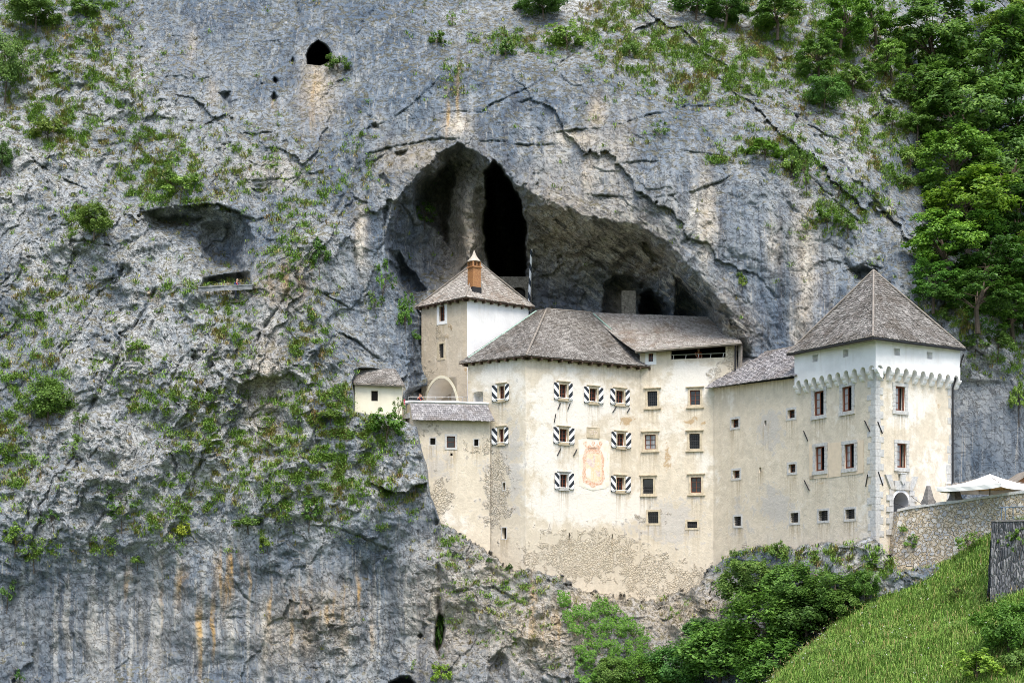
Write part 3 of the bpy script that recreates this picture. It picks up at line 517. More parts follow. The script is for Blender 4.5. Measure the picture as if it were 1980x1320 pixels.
def build_wall(w, zb, zt, mat, parent, reveal=.34, name='wall', cell=.3, seed=0, rough=.035):
    """zt: number or function of u. openings w.open: (u0,u1,z0,z1[,arch])"""
    top = zt if callable(zt) else (lambda u: zt + 0 * u)
    zmax = float(np.max(top(np.linspace(0, w.L, 50))))
    us = list(np.linspace(0, w.L, max(2, int(w.L / cell)))); zs = list(np.linspace(zb, zmax, max(2, int((zmax - zb) / cell))))
    for o in w.open: us += [o[0], o[1]]; zs += [o[2], o[3]]
    def uq(v, keep):
        v = sorted(v); r = []
        for a in v:
            if r and a - r[-1] < .03:
                if a in keep: r[-1] = a
                continue
            r.append(a)
        return np.array(r)
    us = uq(us, {q for o in w.open for q in o[:2]}); zs = uq(zs, {q for o in w.open for q in o[2:4]})
    U, Z = np.meshgrid(us, zs); tz = top(U); Z2 = np.where(Z > tz, tz, Z)
    n = fbm(U / 1.1 + seed, Z2 / 1.1, 80 + seed, 3) * rough
    for o in w.open: n = n * (1 - np.exp(-np.maximum(0, np.maximum(np.maximum(o[0] - U, U - o[1]), np.maximum(o[2] - Z2, Z2 - o[3]))) / .3))
    X = w.a.x + w.d.x * U + w.n.x * n; Yw = w.a.y + w.d.y * U + w.n.y * n
    V = np.stack([X, Yw, Z2], -1); nu, nz = len(us), len(zs); I = np.arange(nu * nz).reshape(nz, nu)
    uc = (us[:-1] + us[1:]) / 2; zc = (zs[:-1] + zs[1:]) / 2; UC, ZC = np.meshgrid(uc, zc)
    keep = (Z[:-1, :-1] < np.minimum(tz[:-1, :-1], tz[:-1, 1:]) - .001)
    for o in w.open: keep &= ~((UC > o[0]) & (UC < o[1]) & (ZC > o[2]) & (ZC < o[3]))
    Q = np.stack([I[:-1, :-1], I[:-1, 1:], I[1:, 1:], I[1:, :-1]], -1)[keep]
    stn = .55 * np.exp(-np.maximum(0, tz - Z2) / .7) * (Z2 < tz + .01)
    for o in w.open:
        if o[1] - o[0] < 3: um_, hw_ = (o[0] + o[1]) / 2, (o[1] - o[0]) / 2 + .25; dz_ = o[2] - .15 - Z2; stn = np.maximum(stn, .95 * np.exp(-((U - um_) / hw_) ** 4) * np.exp(-np.maximum(dz_, 0) / 1.1) * (dz_ > -.2))
    V = [tuple(v) for v in V.reshape(-1, 3)]; NG = []; stn = list(stn.ravel())
    for o in w.open:
        b = len(V); dp = o[4] if len(o) > 4 else reveal
        if len(o) > 5:                                    # arched head
            zs_ = o[5]; um = (o[0] + o[1]) / 2; ru = (o[1] - o[0]) / 2; rz = o[3] - zs_; K = 16
            arc = [(um - ru * math.cos(math.pi * k / K), zs_ + rz * math.sin(math.pi * k / K)) for k in range(K + 1)]
            for (au, az) in arc: V += [w.pt(au, az, 0), w.pt(au, az, -dp)]
            V += [w.pt(o[0], o[3]), w.pt(o[1], o[3]), w.pt(o[0], o[2]), w.pt(o[0], o[2], -dp), w.pt(o[1], o[2]), w.pt(o[1], o[2], -dp)]; e = b + 2 * (K + 1)
            for k in range(K):
                NG.append((b + 2 * k, b + 2 * k + 1, b + 2 * k + 3, b + 2 * k + 2)); NG.append((e if k < K // 2 else e + 1, b + 2 * k, b + 2 * k + 2))
            NG += [(e, b + K, e + 1), (e + 2, e + 3, b + 1, b), (e + 4, b + 2 * K, b + 2 * K + 1, e + 5), (e + 2, e + 4, e + 5, e + 3)]
        else:
            for d_ in (0, -dp):
                for (uu, zz) in ((o[0], o[2]), (o[1], o[2]), (o[1], o[3]), (o[0], o[3])): V.append(w.pt(uu, zz, d_))
            for k in range(4): NG.append((b + k, b + 4 + k, b + 4 + (k + 1) % 4, b + (k + 1) % 4))
    V = np.array(V); px = CX + F * V[:, 0] / V[:, 1]; py = HY - F * V[:, 2] / V[:, 1]
    me = npmesh(name, V - np.array(parent.location), Q, N=NG, smooth=False, attrs={'tint': tint_of(px, py), 'stain': np.stack([np.r_[stn, np.zeros(len(V) - len(stn))]] * 3 + [np.ones(len(V))], -1)})
    return link(name, me, mat, parent)
def plainwall(pts, zb, zt, mat, parent, name='wall'):
    """the sides nobody faces"""
    mb = MB()
    for a, b_ in zip(pts[:-1], pts[1:]): mb.add([(*a, zb), (*b_, zb), (*b_, zt), (*a, zt)], [(0, 1, 2, 3)])
    return mb.build(name, mat, parent)
def shingles(mb, eL, eR, tR, tL, course=.24, wid=.17, lift=.035, seed=0, sag=0.0):
    r = random.Random(seed); eL, eR, tR, tL = map(Vector, (eL, eR, tR, tL))
    H = ((tL + tR) / 2 - (eL + eR) / 2).length; n = max(2, int(H / course)); N = (eR - eL).cross(((tL + tR) / 2 - (eL + eR) / 2)).normalized()
    def sf(a, v):
        p = (eL * (1 - a) + eR * a) * (1 - v) + (tL * (1 - a) + tR * a) * v
        return p - N * (sag * 4 * v * (1 - v))
    # sheathing under the shingles
    K = 8
    for i in range(K):
        a, c = i / K, (i + 1) / K
        for j in range(4):
            v0, v1 = j / 4, (j + 1) / 4
            mb.add([sf(a, v0) - N * .03, sf(c, v0) - N * .03, sf(c, v1) - N * .03, sf(a, v1) - N * .03], [(0, 1, 2, 3)])
    for j in range(n):
        v0, v1 = j / n, min(1, (j + 1.35) / n); L = (sf(1, v0) - sf(0, v0)).length
        m = max(1, int(L / wid)); x = -r.random() / m
        while x < 1:
            a0 = max(0, x); x += (1 / m) * r.uniform(.65, 1.4); a1 = min(1, x)
            if a1 - a0 < .15 / m: continue
            q0 = v0 - r.uniform(-.10, .32) / n; l0 = lift * r.uniform(.7, 1.5); l1 = lift * r.uniform(.7, 1.5); g = .012 / max(L, .1)
            p = [sf(a0 + g, q0) + N * l0, sf(a1 - g, q0) + N * l1, sf(a1 - g, v1) + N * .004, sf(a0 + g, v1) + N * .004]
            mb.add(p + [p[0] - N * (l0 + .02), p[1] - N * (l1 + .02)], [(0, 1, 2, 3), (4, 5, 1, 0)])
def cap_line(mb, a, b, rad=.07, mat=None):
    a, b = Vector(a), Vector(b); mb.tube([a + (b - a) * k / 6 for k in range(7)], rad, 6)
def slab(mb, pts, th):
    n = len(pts); mb.add(list(pts) + [(p[0], p[1], p[2] - th) for p in pts], [tuple(range(n)), tuple(range(2 * n - 1, n - 1, -1))] + [(i, n + i, n + (i + 1) % n, (i + 1) % n) for i in range(n)])

def arch_lining(w, o, depth, mat, parent, back=True, name='arch_lining'):
    """white lining set a finger's width inside an arched opening (o = u0,u1,z0,z1,...,spring)"""
    u0, u1, z0, z1, zs_ = o[0], o[1], o[2], o[3], o[5]; e = .014; um, ru, rz = (u0 + u1) / 2, (u1 - u0) / 2 - e, z1 - zs_ - e; K = 16
    pr = [(u0 + e, z0)] + [(um - ru * math.cos(math.pi * k / K), zs_ + rz * math.sin(math.pi * k / K)) for k in range(K + 1)] + [(u1 - e, z0)]
    b = MB(); n = len(pr); b.add([w.pt(*q, -.02) for q in pr] + [w.pt(*q, -depth + .02) for q in pr], [(i, i + 1, n + i + 1, n + i) for i in range(n - 1)])
    if back: b.add([w.pt(*q, -depth + .02) for q in pr], [tuple(range(n))])
    return b.build(name, mat, parent)
# ------------------------------------------------------------------ windows
WID = [0]
def casement(w, win, u0, u1, z0, z1, d, mat_f, mat_g, cols=2, rows=3, fr=.065, open_left=False):
    b = MB(); w.ring(b, u0 + fr, u1 - fr, z0 + fr, z1 - fr, fr, d - .05, d + .02)
    for k in range(1, cols): m = u0 + (u1 - u0) * k / cols; w.bx(b, m - fr * .5, m + fr * .5, z0 + fr, z1 - fr, d - .04, d + .015)
    for k in range(1, rows): m = z0 + (z1 - z0) * k / rows; w.bx(b, u0 + fr, u1 - fr, m - .018, m + .018, d - .035, d + .008)
    b.build('frame', mat_f, win)
    g = MB(); g.add([w.pt(u0, z0, d - .045), w.pt(u1, z0, d - .045), w.pt(u1, z1, d - .045), w.pt(u0, z1, d - .045)], [(0, 1, 2, 3)]); g.build('pane_or_dark_sheet', mat_g, win)
def grille(w, win, u0, u1, z0, z1, d, nu=4, nz=5, r=.017, z_top=None):
    b = MB()
    for k in range(1, nu): m = u0 + (u1 - u0) * k / nu; b.tube([w.pt(m, z0, d), w.pt(m, z_top or z1, d)], r, 5, False)
    for k in range(1, nz): m = z0 + ((z_top or z1) - z0) * k / nz; b.tube([w.pt(u0, m, d), w.pt(u1, m, d)], r, 5, False)
    b.build('grille', M_IRON, win)
def backing(w, win, u0, u1, z0, z1, d, mat): 
    g = MB(); g.add([w.pt(u0, z0, d), w.pt(u1, z0, d), w.pt(u1, z1, d), w.pt(u0, z1, d)], [(0, 1, 2, 3)]); return g.build('pane_or_dark_sheet', mat, win)
def window(parent, w, x0, x1, y0, y1, style, glass=None, wide=(.42, .42), label=None, sm=None):
    u0, u1, z0, z1 = w.rect(x0, x1, y0, y1); glass = glass or M_GLASS
    w.open.append((u0, u1, z0, z1)); s = MB()
    if style == 'shutter':
        w.ring(s, u0, u1, z0, z1, .13, -.02, .05); w.bx(s, u0 - .24, u1 + .24, z1 + .13, z1 + .20, -.02, .10); w.bx(s, u0 - .30, u1 + .30, z1 + .20, z1 + .25, -.02, .16)
        w.bx(s, u0 - .16, u1 + .16, z0 - .22, z0 - .13, -.02, .12)
        win = s.build('window', sm or M_SAND, parent); casement(w, win, u0, u1, z0, z1, -.2, M_BROWN, glass, 2, 3)
        for sd, wd in ((-1, wide[0]), (1, wide[1])):
            a = u0 - .13 if sd < 0 else u1 + .13; c = a + sd * wd; lo, hi = min(a, c), max(a, c); zz0, zz1 = z0 - .12, z1 + .10
            m = MB(); P8 = [(lo, zz0, .10), (hi, zz0, .10), (hi, zz0, .06), (lo, zz0, .06), (lo, zz1, .10), (hi, zz1, .10), (hi, zz1, .06), (lo, zz1, .06)]
            hgt = zz1 - zz0
            uv = [(-sd * (q[0] - (lo + hi) / 2) / hgt * 1.9, (q[1] - zz0) / hgt * 1.9 + .15) for q in P8]
            m.add([w.pt(*q) for q in P8], [(3, 2, 1, 0), (4, 5, 6, 7), (0, 1, 5, 4), (1, 2, 6, 5), (2, 3, 7, 6), (3, 0, 4, 7)], uv)
            sh = m.build('shutter', M_SHUT, win)
        r = MB(); r.tube([w.pt(u0 - .13 - wide[0] * .8, z0 + .02, .17), w.pt(u1 + .13 + wide[1] * .8, z0 - .0, .17)], .032, 6)
        for q in (u0 - .1, u1 + .1): r.tube([w.pt(q, z0 - .06, .05), w.pt(q, z0 + .02, .17)], .03, 5)
        r.build('shutter_bar', M_WPAINT, win)
    elif style in ('stone', 'grille', 'halfgrille'):
        w.ring(s, u0, u1, z0, z1, .16, -.02, .06); w.bx(s, u0 - .24, u1 + .24, z1 + .16, z1 + .22, -.02, .10); w.bx(s, u0 - .32, u1 + .32, z1 + .22, z1 + .29, -.02, .17); w.bx(s, u0 - .30, u1 + .30, z0 - .25, z0 - .16, -.02, .13)
        win = s.build('window', sm or M_SAND, parent)
        if style == 'stone': casement(w, win, u0, u1, z0, z1, -.16, M_BROWN, glass, 2, 3)
        else:
            backing(w, win, u0, u1, z0, z1, -.3, glass); grille(w, win, u0, u1, z0, z1, -.1, 5, 6, .02, None if style == 'grille' else z0 + (z1 - z0) * .6)
    elif style in ('small', 'smallgrille'):
        w.ring(s, u0, u1, z0, z1, .17, -.02, .03); win = s.build('window', sm or M_STONE, parent)
        if style == 'small': casement(w, win, u0, u1, z0, z1, -.26, M_BROWN, glass, 1, 2, .05)
        else: backing(w, win, u0, u1, z0, z1, -.3, glass); grille(w, win, u0, u1, z0, z1, -.06, 5, 5, .018)
    elif style == 'tower':
        h = (z1 - z0); nb = 6
        for k in range(nb):      # jamb blocks of uneven width
            e = .035 if k % 2 else .0
            w.bx(s, u0 - .26 - e, u0, z0 + h * k / nb + .008, z0 + h * (k + 1) / nb - .008, -.02, .05); w.bx(s, u1, u1 + .26 + e, z0 + h * k / nb + .008, z0 + h * (k + 1) / nb - .008, -.02, .05)
        w.bx(s, u0 - .32, u1 + .32, z1, z1 + .24, -.02, .065); w.bx(s, u0 - .32, u1 + .32, z0 - .26, z0, -.02, .10); w.bx(s, u0 - .25, u1 + .25, z0 - .02, z1 + .02, -.02, .0)
        s.f = s.f[:-6]; s.v = s.v[:-8]; s.uvs = s.uvs[:-8]
        win = s.build('window', M_STONE, parent); backing(w, win, u0, u1, z0, z1, -.32, M_GLASS)
        b = MB(); w.ring(b, u0 + .07, u1 - .07, z0 + .07, z1 - .07, .07, -.16, -.07); b.build('frame', M_BROWN, win)
        um = u0 + (u1 - u0) * .5
        b = MB(); w.ring(b, u0 + .13, um - .04, z0 + .13, z1 - .13, .05, -.15, -.10)
        for k in (1, 2): m = z0 + h * k / 3; w.bx(b, u0 + .12, um - .03, m - .02, m + .02, -.145, -.105)
        w.bx(b, um - .03, um + .03, z0 + .07, z1 - .07, -.15, -.09)
        b.build('sash', M_BROWN, win)
        g = MB(); g.add([w.pt(u0 + .12, z0 + .1, -.13), w.pt(um - .03, z0 + .1, -.13), w.pt(um - .03, z1 - .1, -.13), w.pt(u0 + .12, z1 - .1, -.13)], [(0, 1, 2, 3)]); g.build('curtain', M_CURT, win)
    elif style == 'white':
        w.ring(s, u0, u1, z0, z1, .26, -.02, .025); win = s.build('window', M_WHITE, parent); casement(w, win, u0, u1, z0, z1, -.18, M_BROWN, glass, 2, 2, .05)
    else:                          # bare hole
        w.ring(s, u0, u1, z0, z1, .07, -.02, .012); win = s.build('window', sm or M_STONE, parent); backing(w, win, u0, u1, z0, z1, -.33, M_DARK)  # no glass here: a near-black sheet paints the shade inside the hole
    if label: win['label'] = label
    return win
def anchors(parent, w, lst):
    for (x0, y0, x1, y1) in lst:
        b = MB(); b.tube([w.pt(w.u(x0), w.z(x0, y0), .06), w.pt(w.u(x1), w.z(x1, y1), .06)], .04, 6); b.build('iron_anchor', M_IRON, parent)

# ================================================================== the great house
K_, J_, L_ = XY(1016, 111), XY(905, 114.2), XY(1237, 116.8)
ph = empty('great_house', (K_[0], K_[1], 3), 'big cream plastered castle block with striped shutters and a faded painted crest', 'castle building')
wj, wl = Wall(J_, K_), Wall(K_, L_)
window(ph, wj, 965, 975, 746, 772, 'shutter', wide=(.5, .36)); window(ph, wj, 965, 974, 829, 856, 'shutter', wide=(.52, .36))
window(ph, wj, 972, 977, 933, 947, 'hole'); window(ph, wj, 971, 979, 1020, 1041, 'hole')
for a in [(1082,1096,743,770,.42,.36),(1140,1154,751,777,.44,.44),(1191,1206,755,780,.46,.40),(1082,1097,829,855,.48,.48),(1193,1207,838,863,.46,.50),(1083,1097,917,943,.42,.44),(1192,1206,923,948,.46,.5)]:
    window(ph, wl, *a[:4], 'shutter', wide=a[4:6], sm=M_STONE if a[2] == 917 else None, label='lattice paned window beside the painted crest' if a[2] == 917 else None)
u0, u1, z0, z1 = wj.rect(915, 934, 757, 782); wj.open.append((u0, u1, z0, z1, .8, z1 - .25))
arch_lining(wj, wj.open[-1], .8, M_WHITE, ph, name='niche')
for x, y0, y1 in ((1101, 1030, 1046), (1184, 1032, 1046)):
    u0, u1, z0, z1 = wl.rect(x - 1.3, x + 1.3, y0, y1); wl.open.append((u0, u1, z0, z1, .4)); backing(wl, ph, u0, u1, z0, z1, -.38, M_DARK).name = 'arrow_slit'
ZE = 18.35
build_wall(wj, -2.5, ZE, M_PL, ph, seed=1); build_wall(wl, -2.5, ZE, M_PL, ph, seed=2, rough=.012)
plainwall([L_, (L_[0] - 2, L_[1] + 8), (J_[0] + 3.2, J_[1] + 9), J_], 5, ZE, M_PL, ph)
rK, rJ, rL = P(1018, 686, 110.4), P(887, 701, 114.3), P(1266, 709, 116.9); R1, R2 = P(1057, 597, 119.3), P(1143, 604, 121.3)
rf = MB(); shingles(rf, rJ, rK, R1, P(1040, 599, 120.5), .24, .17, seed=3); shingles(rf, rK, rL, R2, R1, .24, .17, seed=4, sag=.18)
roof = rf.build('roof', M_SH_A, ph)
b = MB(); cap_line(b, rK, R1, .08); cap_line(b, R1, R2, .08); b.build('ridge_cap', M_LWOOD, roof)
b = MB(); cap_line(b, P(905, 692, 114.6), P(1037, 601, 120.2), .07); b.build('flashing', M_COPPER, roof)
def rafters(parent, a, c, n, inward, mat=M_DWOOD, th=.13, ln=1.1):
    a, c = Vector(a), Vector(c); iv = Vector(inward)
    for k in range(n):
        p = a + (c - a) * ((k + .5) / n) - Vector((0, 0, .12)); b = MB(); q = p + iv * ln; d = (c - a).normalized() * th / 2; zz = Vector((0, 0, .16))
        b.box8([p - d - zz, p + d - zz, q + d - zz, q - d - zz, p - d, p + d, q + d, q - d]); b.build('rafter', mat, parent)
rafters(roof, rK, rL, 13, -wl.n); rafters(roof, rJ, rK, 8, -wj.n)
b = MB()      # boarded soffit
def soffit(mb, a, c, n, z, ln=1.0, th=.05):
    a, c, n = Vector(a), Vector(c), Vector(n); q = [a, c, c - n * ln, a - n * ln]; slab(mb, [(v.x, v.y, z if z is not None else v.z - .06) for v in q], th)
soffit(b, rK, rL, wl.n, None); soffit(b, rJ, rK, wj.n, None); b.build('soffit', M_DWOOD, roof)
anchors(ph, wl, [(1083,779,1078,791),(1102,779,1097,792),(1074,800,1071,816),(1084,866,1077,880),(1115,868,1108,881),(1191,786,1184,797),(1217,789,1212,797)])
# painted crest, date stone
def flat(w, pts, off, th=.004):
    b = MB(); f = [w.pt(w.u(x), w.z(x, y), off + th) for x, y in pts]; bk = [w.pt(w.u(x), w.z(x, y), off) for x, y in pts]; n = len(pts)
    b.add(f + bk, [tuple(range(n - 1, -1, -1))] + [(i, (i + 1) % n, n + (i + 1) % n, n + i) for i in range(n)]); return b
def faded(name, c1, c2, thr=.5, sc=6):
    t = NT(name, .9, .1); a = t.noise(t.pos, sc, 6, .7); return t.out(t.mix(t.mr(a, thr - .16, thr + .16), c1, c2), t.bump(a, .02))
M_FR0 = faded('crest plaster', (.76, .74, .66), (.70, .64, .52), .52, 2.5); M_FR1 = faded('faded orange paint', (.60, .30, .18), (.76, .68, .56)); M_FR2 = faded('faded pink paint', (.60, .44, .42), (.75, .70, .60)); M_FR3 = faded('washed yellow paint', (.70, .56, .34), (.74, .68, .56), .52); M_FR4 = faded('green paint traces', (.42, .58, .42), (.74, .71, .60), .42, 9)
fr = flat(wl, [(1118,850),(1126,848),(1165,848),(1176,852),(1179,862),(1178,938),(1170,944),(1150,947),(1130,944),(1120,938)], .012).build('painted_crest', M_FR0, ph)
flat(wl, [(1131,868),(1140,865),(1150,864),(1158,867),(1164,874),(1168,886),(1167,905),(1169,925),(1163,936),(1154,938),(1146,943),(1137,936),(1127,932),(1125,915),(1128,900),(1126,886)], .018).build('shield_border', M_FR1, fr)
flat(wl, [(1134,880),(1141,876),(1162,878),(1163,905),(1163,926),(1152,932),(1146,932),(1134,925),(1132,905)], .024).build('shield_field', M_FR3, fr)
for pts in ([(1135,884),(1145,890),(1146,904),(1140,900),(1133,892)], [(1150,907),(1157,912),(1161,908),(1160,922),(1154,920)], [(1147,880),(1150,880),(1149,903),(1146,903)]): flat(wl, pts, .030).build('charge', M_FR2, fr)
flat(wl, [(1132,904),(1142,906),(1142,926),(1133,922)], .030).build('charge', M_FR0, fr)
for cx in (1131, 1147, 1161): flat(wl, [(cx + 3.6 * math.cos(k), 857 + 4.2 * math.sin(k)) for k in np.linspace(0, 5.6, 9)], .018).build('crown_ball', M_FR1, fr)
flat(wl, [(1130,860),(1136,862),(1139,858),(1143,862),(1150,862),(1155,858),(1158,862),(1163,861),(1160,868),(1134,868)], .018).build('crown_band', M_FR1, fr)
for pts in ([(1173,880),(1175,872),(1176,888),(1174,892)], [(1128,940),(1140,944),(1150,949),(1138,946)], [(1156,902),(1160,903),(1159,906)], [(1173,905),(1176,910),(1175,920)], [(1121,884),(1123,890),(1122,905),(1120,902)]): flat(wl, pts, .018).build('green_trace', M_FR4, fr)
pq = MB(); u0, u1, z0, z1 = wl.rect(1135, 1158, 827, 846); wl.bx(pq, u0, u1, z0, z1, -.02, .05); wl.ring(pq, u0, u1, z0, z1, .04, -.02, .07); ds = pq.build('date_stone', M_SAND, ph)
def text3d(s, loc, size, rz, mat, parent, name='lettering', ext=.004):
    c = bpy.data.curves.new(name, 'FONT'); c.body = s; c.size = size; c.extrude = ext; c.align_x = 'CENTER'; c.align_y = 'CENTER'
    q = bpy.data.objects.new(name, c); me = bpy.data.meshes.new_from_object(q); bpy.data.objects.remove(q); o = link(name, me, mat)
    off = Vector((0, 0, 0)); q = parent
    while q is not None: off += q.location; q = q.parent
    o.location = Vector(loc) - off; o.rotation_euler = (math.pi / 2, 0, rz); o.parent = parent; return o
text3d('1570', wl.pt((u0 + u1) / 2, (z0 + z1) / 2, .054), .42, math.atan2(wl.d.y, wl.d.x), M_FR2, ds)

# ================================================================== the gallery block
M0, M1 = XY(1237, 116.9), XY(1424, 115.0)
mb_ = empty('gallery_block', (M1[0], M1[1], 3), 'set back cream castle block with a dark open gallery under its long shingled roof', 'castle building')
wm = Wall(M0, M1)
for a in [(1252,1271,756,785,'grille'),(1334,1354,754,783,'stone'),(1247,1268,840,868,'stone'),(1333,1353,838,867,'grille'),(1243,1263,925,954,'halfgrille'),(1336,1356,922,952,'stone')]:
    window(mb_, wm, *a, glass=M_CURT if a[0] == 1247 else None)
window(mb_, wm, 1253, 1273, 989, 1011, 'smallgrille', sm=M_SAND); window(mb_, wm, 1329, 1348, 1008, 1020, 'smallgrille', sm=M_SAND); window(mb_, wm, 1254, 1263, 683, 699, 'white')
u0, u1, z0, z1 = wm.rect(1297, 1403, 671.5, 692.5); z0 = wm.z(1350, 692.5); z1 = wm.z(1350, 670.5)
wm.open.append((u0, u1, z0, z1, .5)); GAL = (u0, u1, z0, z1)
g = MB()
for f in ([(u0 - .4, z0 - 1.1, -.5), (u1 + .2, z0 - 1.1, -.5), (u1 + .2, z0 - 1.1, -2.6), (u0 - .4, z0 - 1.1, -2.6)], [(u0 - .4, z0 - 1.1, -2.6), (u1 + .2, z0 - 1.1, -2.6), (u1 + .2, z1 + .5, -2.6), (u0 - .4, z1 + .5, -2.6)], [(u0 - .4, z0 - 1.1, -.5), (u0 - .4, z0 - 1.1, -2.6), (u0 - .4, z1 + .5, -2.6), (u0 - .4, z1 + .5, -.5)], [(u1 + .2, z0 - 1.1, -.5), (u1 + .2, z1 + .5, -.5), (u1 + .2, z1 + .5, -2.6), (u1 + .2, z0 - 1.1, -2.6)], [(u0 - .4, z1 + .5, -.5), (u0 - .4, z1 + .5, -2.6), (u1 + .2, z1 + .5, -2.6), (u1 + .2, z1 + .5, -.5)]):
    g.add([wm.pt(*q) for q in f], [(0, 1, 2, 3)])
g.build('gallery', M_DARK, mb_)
b = MB(); b.tube([wm.pt(u0, z0 + .36, -.12), wm.pt(u1, z0 + .36, -.12)], .035, 6)
for k in range(5): q = u0 + .2 + (u1 - u0 - .4) * k / 4; b.tube([wm.pt(q - .03, z0 - .02, -.12), wm.pt(q + .03, z0 + .36, -.12)], .03, 5)
b.build('railing', M_STEEL, mb_)
ZM = wm.z(1340, 668)
build_wall(wm, -2.5, ZM, M_PL, mb_, seed=3)
plainwall([M1, (M1[0] + .6, M1[1] + 7), (M0[0], M0[1] + 7)], 8, ZM, M_PL, mb_)
gL, gR, gtR, gtL = P(1228, 678, 116.2), P(1434, 661, 114.1), P(1406, 613.5, 121.0), P(1140, 604, 121.9)
rf = MB(); shingles(rf, gL, gR, gtR, gtL, .22, .16, seed=5, sag=.25); roof = rf.build('roof', M_SH_B, mb_)
b = MB(); cap_line(b, P(1147, 606, 121.4), P(1243, 690, 117.2), .06); b.build('flashing', M_COPPER, roof)
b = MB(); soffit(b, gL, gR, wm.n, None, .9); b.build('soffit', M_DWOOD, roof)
b = MB(); p = Vector(gL) - Vector((0, 0, .1)); q = Vector(gR) - Vector((0, 0, .1)); b.tube([p, q], .1, 4); b.build('eave_board', M_LWOOD, roof)
b = MB(); b.tube([(M1[0] + .25, M1[1] - .1, 15.5), (M1[0] + .3, M1[1] - .15, ZM)], .16, 4); b.build('post', M_LWOOD, mb_)
b = MB(); b.tube([(M1[0] - .15, M1[1] - .2, 15.5), (M1[0] - .12, M1[1] - .2, ZM)], .07, 6); b.build('downpipe', M_IRON, mb_)

# ================================================================== the gate tower
A, B, C = XY(1693, 100), XY(1553, 107), XY(1839, 104.8); Dc = (B[0] + C[0] - A[0], B[1] + C[1] - A[1])
tw = empty('gate_tower', (A[0], A[1], 3), 'square castle tower with a steep pyramid roof, white corbelled band and arched gate', 'castle tower')
wa, wc = Wall(B, A), Wall(A, C)
for a in [(1574.5,1593.5,756,803),(1629,1647.5,747,795),(1577,1595,863,910),(1633.5,1652,858,905)]: window(tw, wa, *a, 'tower')
for a in [(1731,1749.5,747,794),(1734,1752,857,904)]: window(tw, wc, *a, 'tower')
window(tw, wa, 1583, 1601, 987, 1006, 'smallgrille'); window(tw, wa, 1635, 1653, 984, 1003, 'smallgrille')
u0, u1, z0, z1 = wc.rect(1726, 1757, 951, 1032); z1 = wc.z(1741, 951); GATE = (u0, u1, z0, z1); zs_ = z1 - (u1 - u0) / 2
wc.open.append((u0, u1, z0, z1, 2.6, zs_))
ZB, ZT = wa.z(1690, 708), wa.z(1690, 655)
build_wall(wa, .5, ZT - .1, M_PL, tw, seed=4); build_wall(wc, .5, ZT - .1, M_PL, tw, seed=5)
plainwall([C, Dc, B], .5, ZT, M_PL, tw)
# gate passage lining, portal stones, bars
arch_lining(wc, wc.open[-1], 2.6, clean('grey passage plaster', (.40, .415, .44)), tw, name='gate_passage')
pl = MB(); pr_ = MB(); wd = .62; hb = .40; zz = z0 - .1; k = 0
while zz < z1 + .15:
    e = .30 if k % 2 == 0 else 0
    wc.bx(pl, u0 - wd - e + .22, u0 - .02, zz + .012, zz + hb - .012, -.02, .10); wc.bx(pr_, u1 + .02, u1 + wd + e - .1, zz + .012, zz + hb - .012, -.02, .10); zz += hb; k += 1
portal = pl.build('gate_jamb', M_STONE, tw); pr_.build('gate_jamb', M_STONE, tw)
ar = MB(); um = (u0 + u1) / 2; ru = (u1 - u0) / 2
for k in range(14):
    a0, a1 = math.pi * k / 14, math.pi * (k + 1) / 14
    ptsF = [(um - (ru) * math.cos(a0), zs_ + ru * math.sin(a0)), (um - ru * math.cos(a1), zs_ + ru * math.sin(a1)), (um - (ru + .2) * math.cos(a1), zs_ + (ru + .2) * math.sin(a1)), (um - (ru + .2) * math.cos(a0), zs_ + (ru + .2) * math.sin(a0))]
    ar.box8([wc.pt(*q, .045) for q in ptsF] + [wc.pt(*q, -.05) for q in ptsF])
ar.build('arch_ring', M_WHITE, portal)
vs = MB(); zt_ = z1 + .16
for (x0, x1, X0, X1, h) in ((-1.15, -.75, -1.75, -1.15, 1.0), (-.73, -.27, -.80, -.30, .62), (-.25, .25, -.28, .28, .66), (.27, .73, .30, .80, .62), (.75, 1.15, 1.15, 1.75, 1.0)):
    f = [(um + x0, zt_), (um + x1, zt_), (um + X1, zt_ + h), (um + X0, zt_ + h)]; vs.box8([wc.pt(*q, .14) for q in f] + [wc.pt(*q, -.02) for q in f])
vs.build('voussoirs', M_STONE, portal)
sh = MB(); f = [(um - .02, zt_ + .35), (um + .22, zt_ + .55), (um + .26, zt_ + 1.05), (um - .22, zt_ + 1.10), (um - .24, zt_ + .6)]
sh.add([wc.pt(*q, .26) for q in f] + [wc.pt(*q, .1) for q in f], [(0, 1, 2, 3, 4)] + [(i, i + 5, (i + 1) % 5 + 5, (i + 1) % 5) for i in range(5)]); wc.bx(sh, um - .3, um + .3, zt_ + 1.1, zt_ + 1.2, -.02, .28)
sh.build('stone_shield', M_STONE, portal)
b = MB(); b.tube([wc.pt(u0 - .05, zs_ + .1, .12), wc.pt(u0 + .95, z0 + 1.35, 1.6)], .02, 5); b.build('gate_chain', M_IRON, tw)
b = MB(); b.tube([wc.pt(u1 + .12, zs_ + .6, .12), wc.pt(u1 + .85, z0 + 1.4, 1.6)], .02, 5); b.build('gate_chain', M_IRON, tw)
for q in (1.05, .42): b = MB(); b.tube([wc.pt(u0 - .05, z0 + q, .14), wc.pt(u0 + 1.0, z0 + q + .1, .6)], .045, 6); b.build('gate_bar', M_LWOOD, tw)
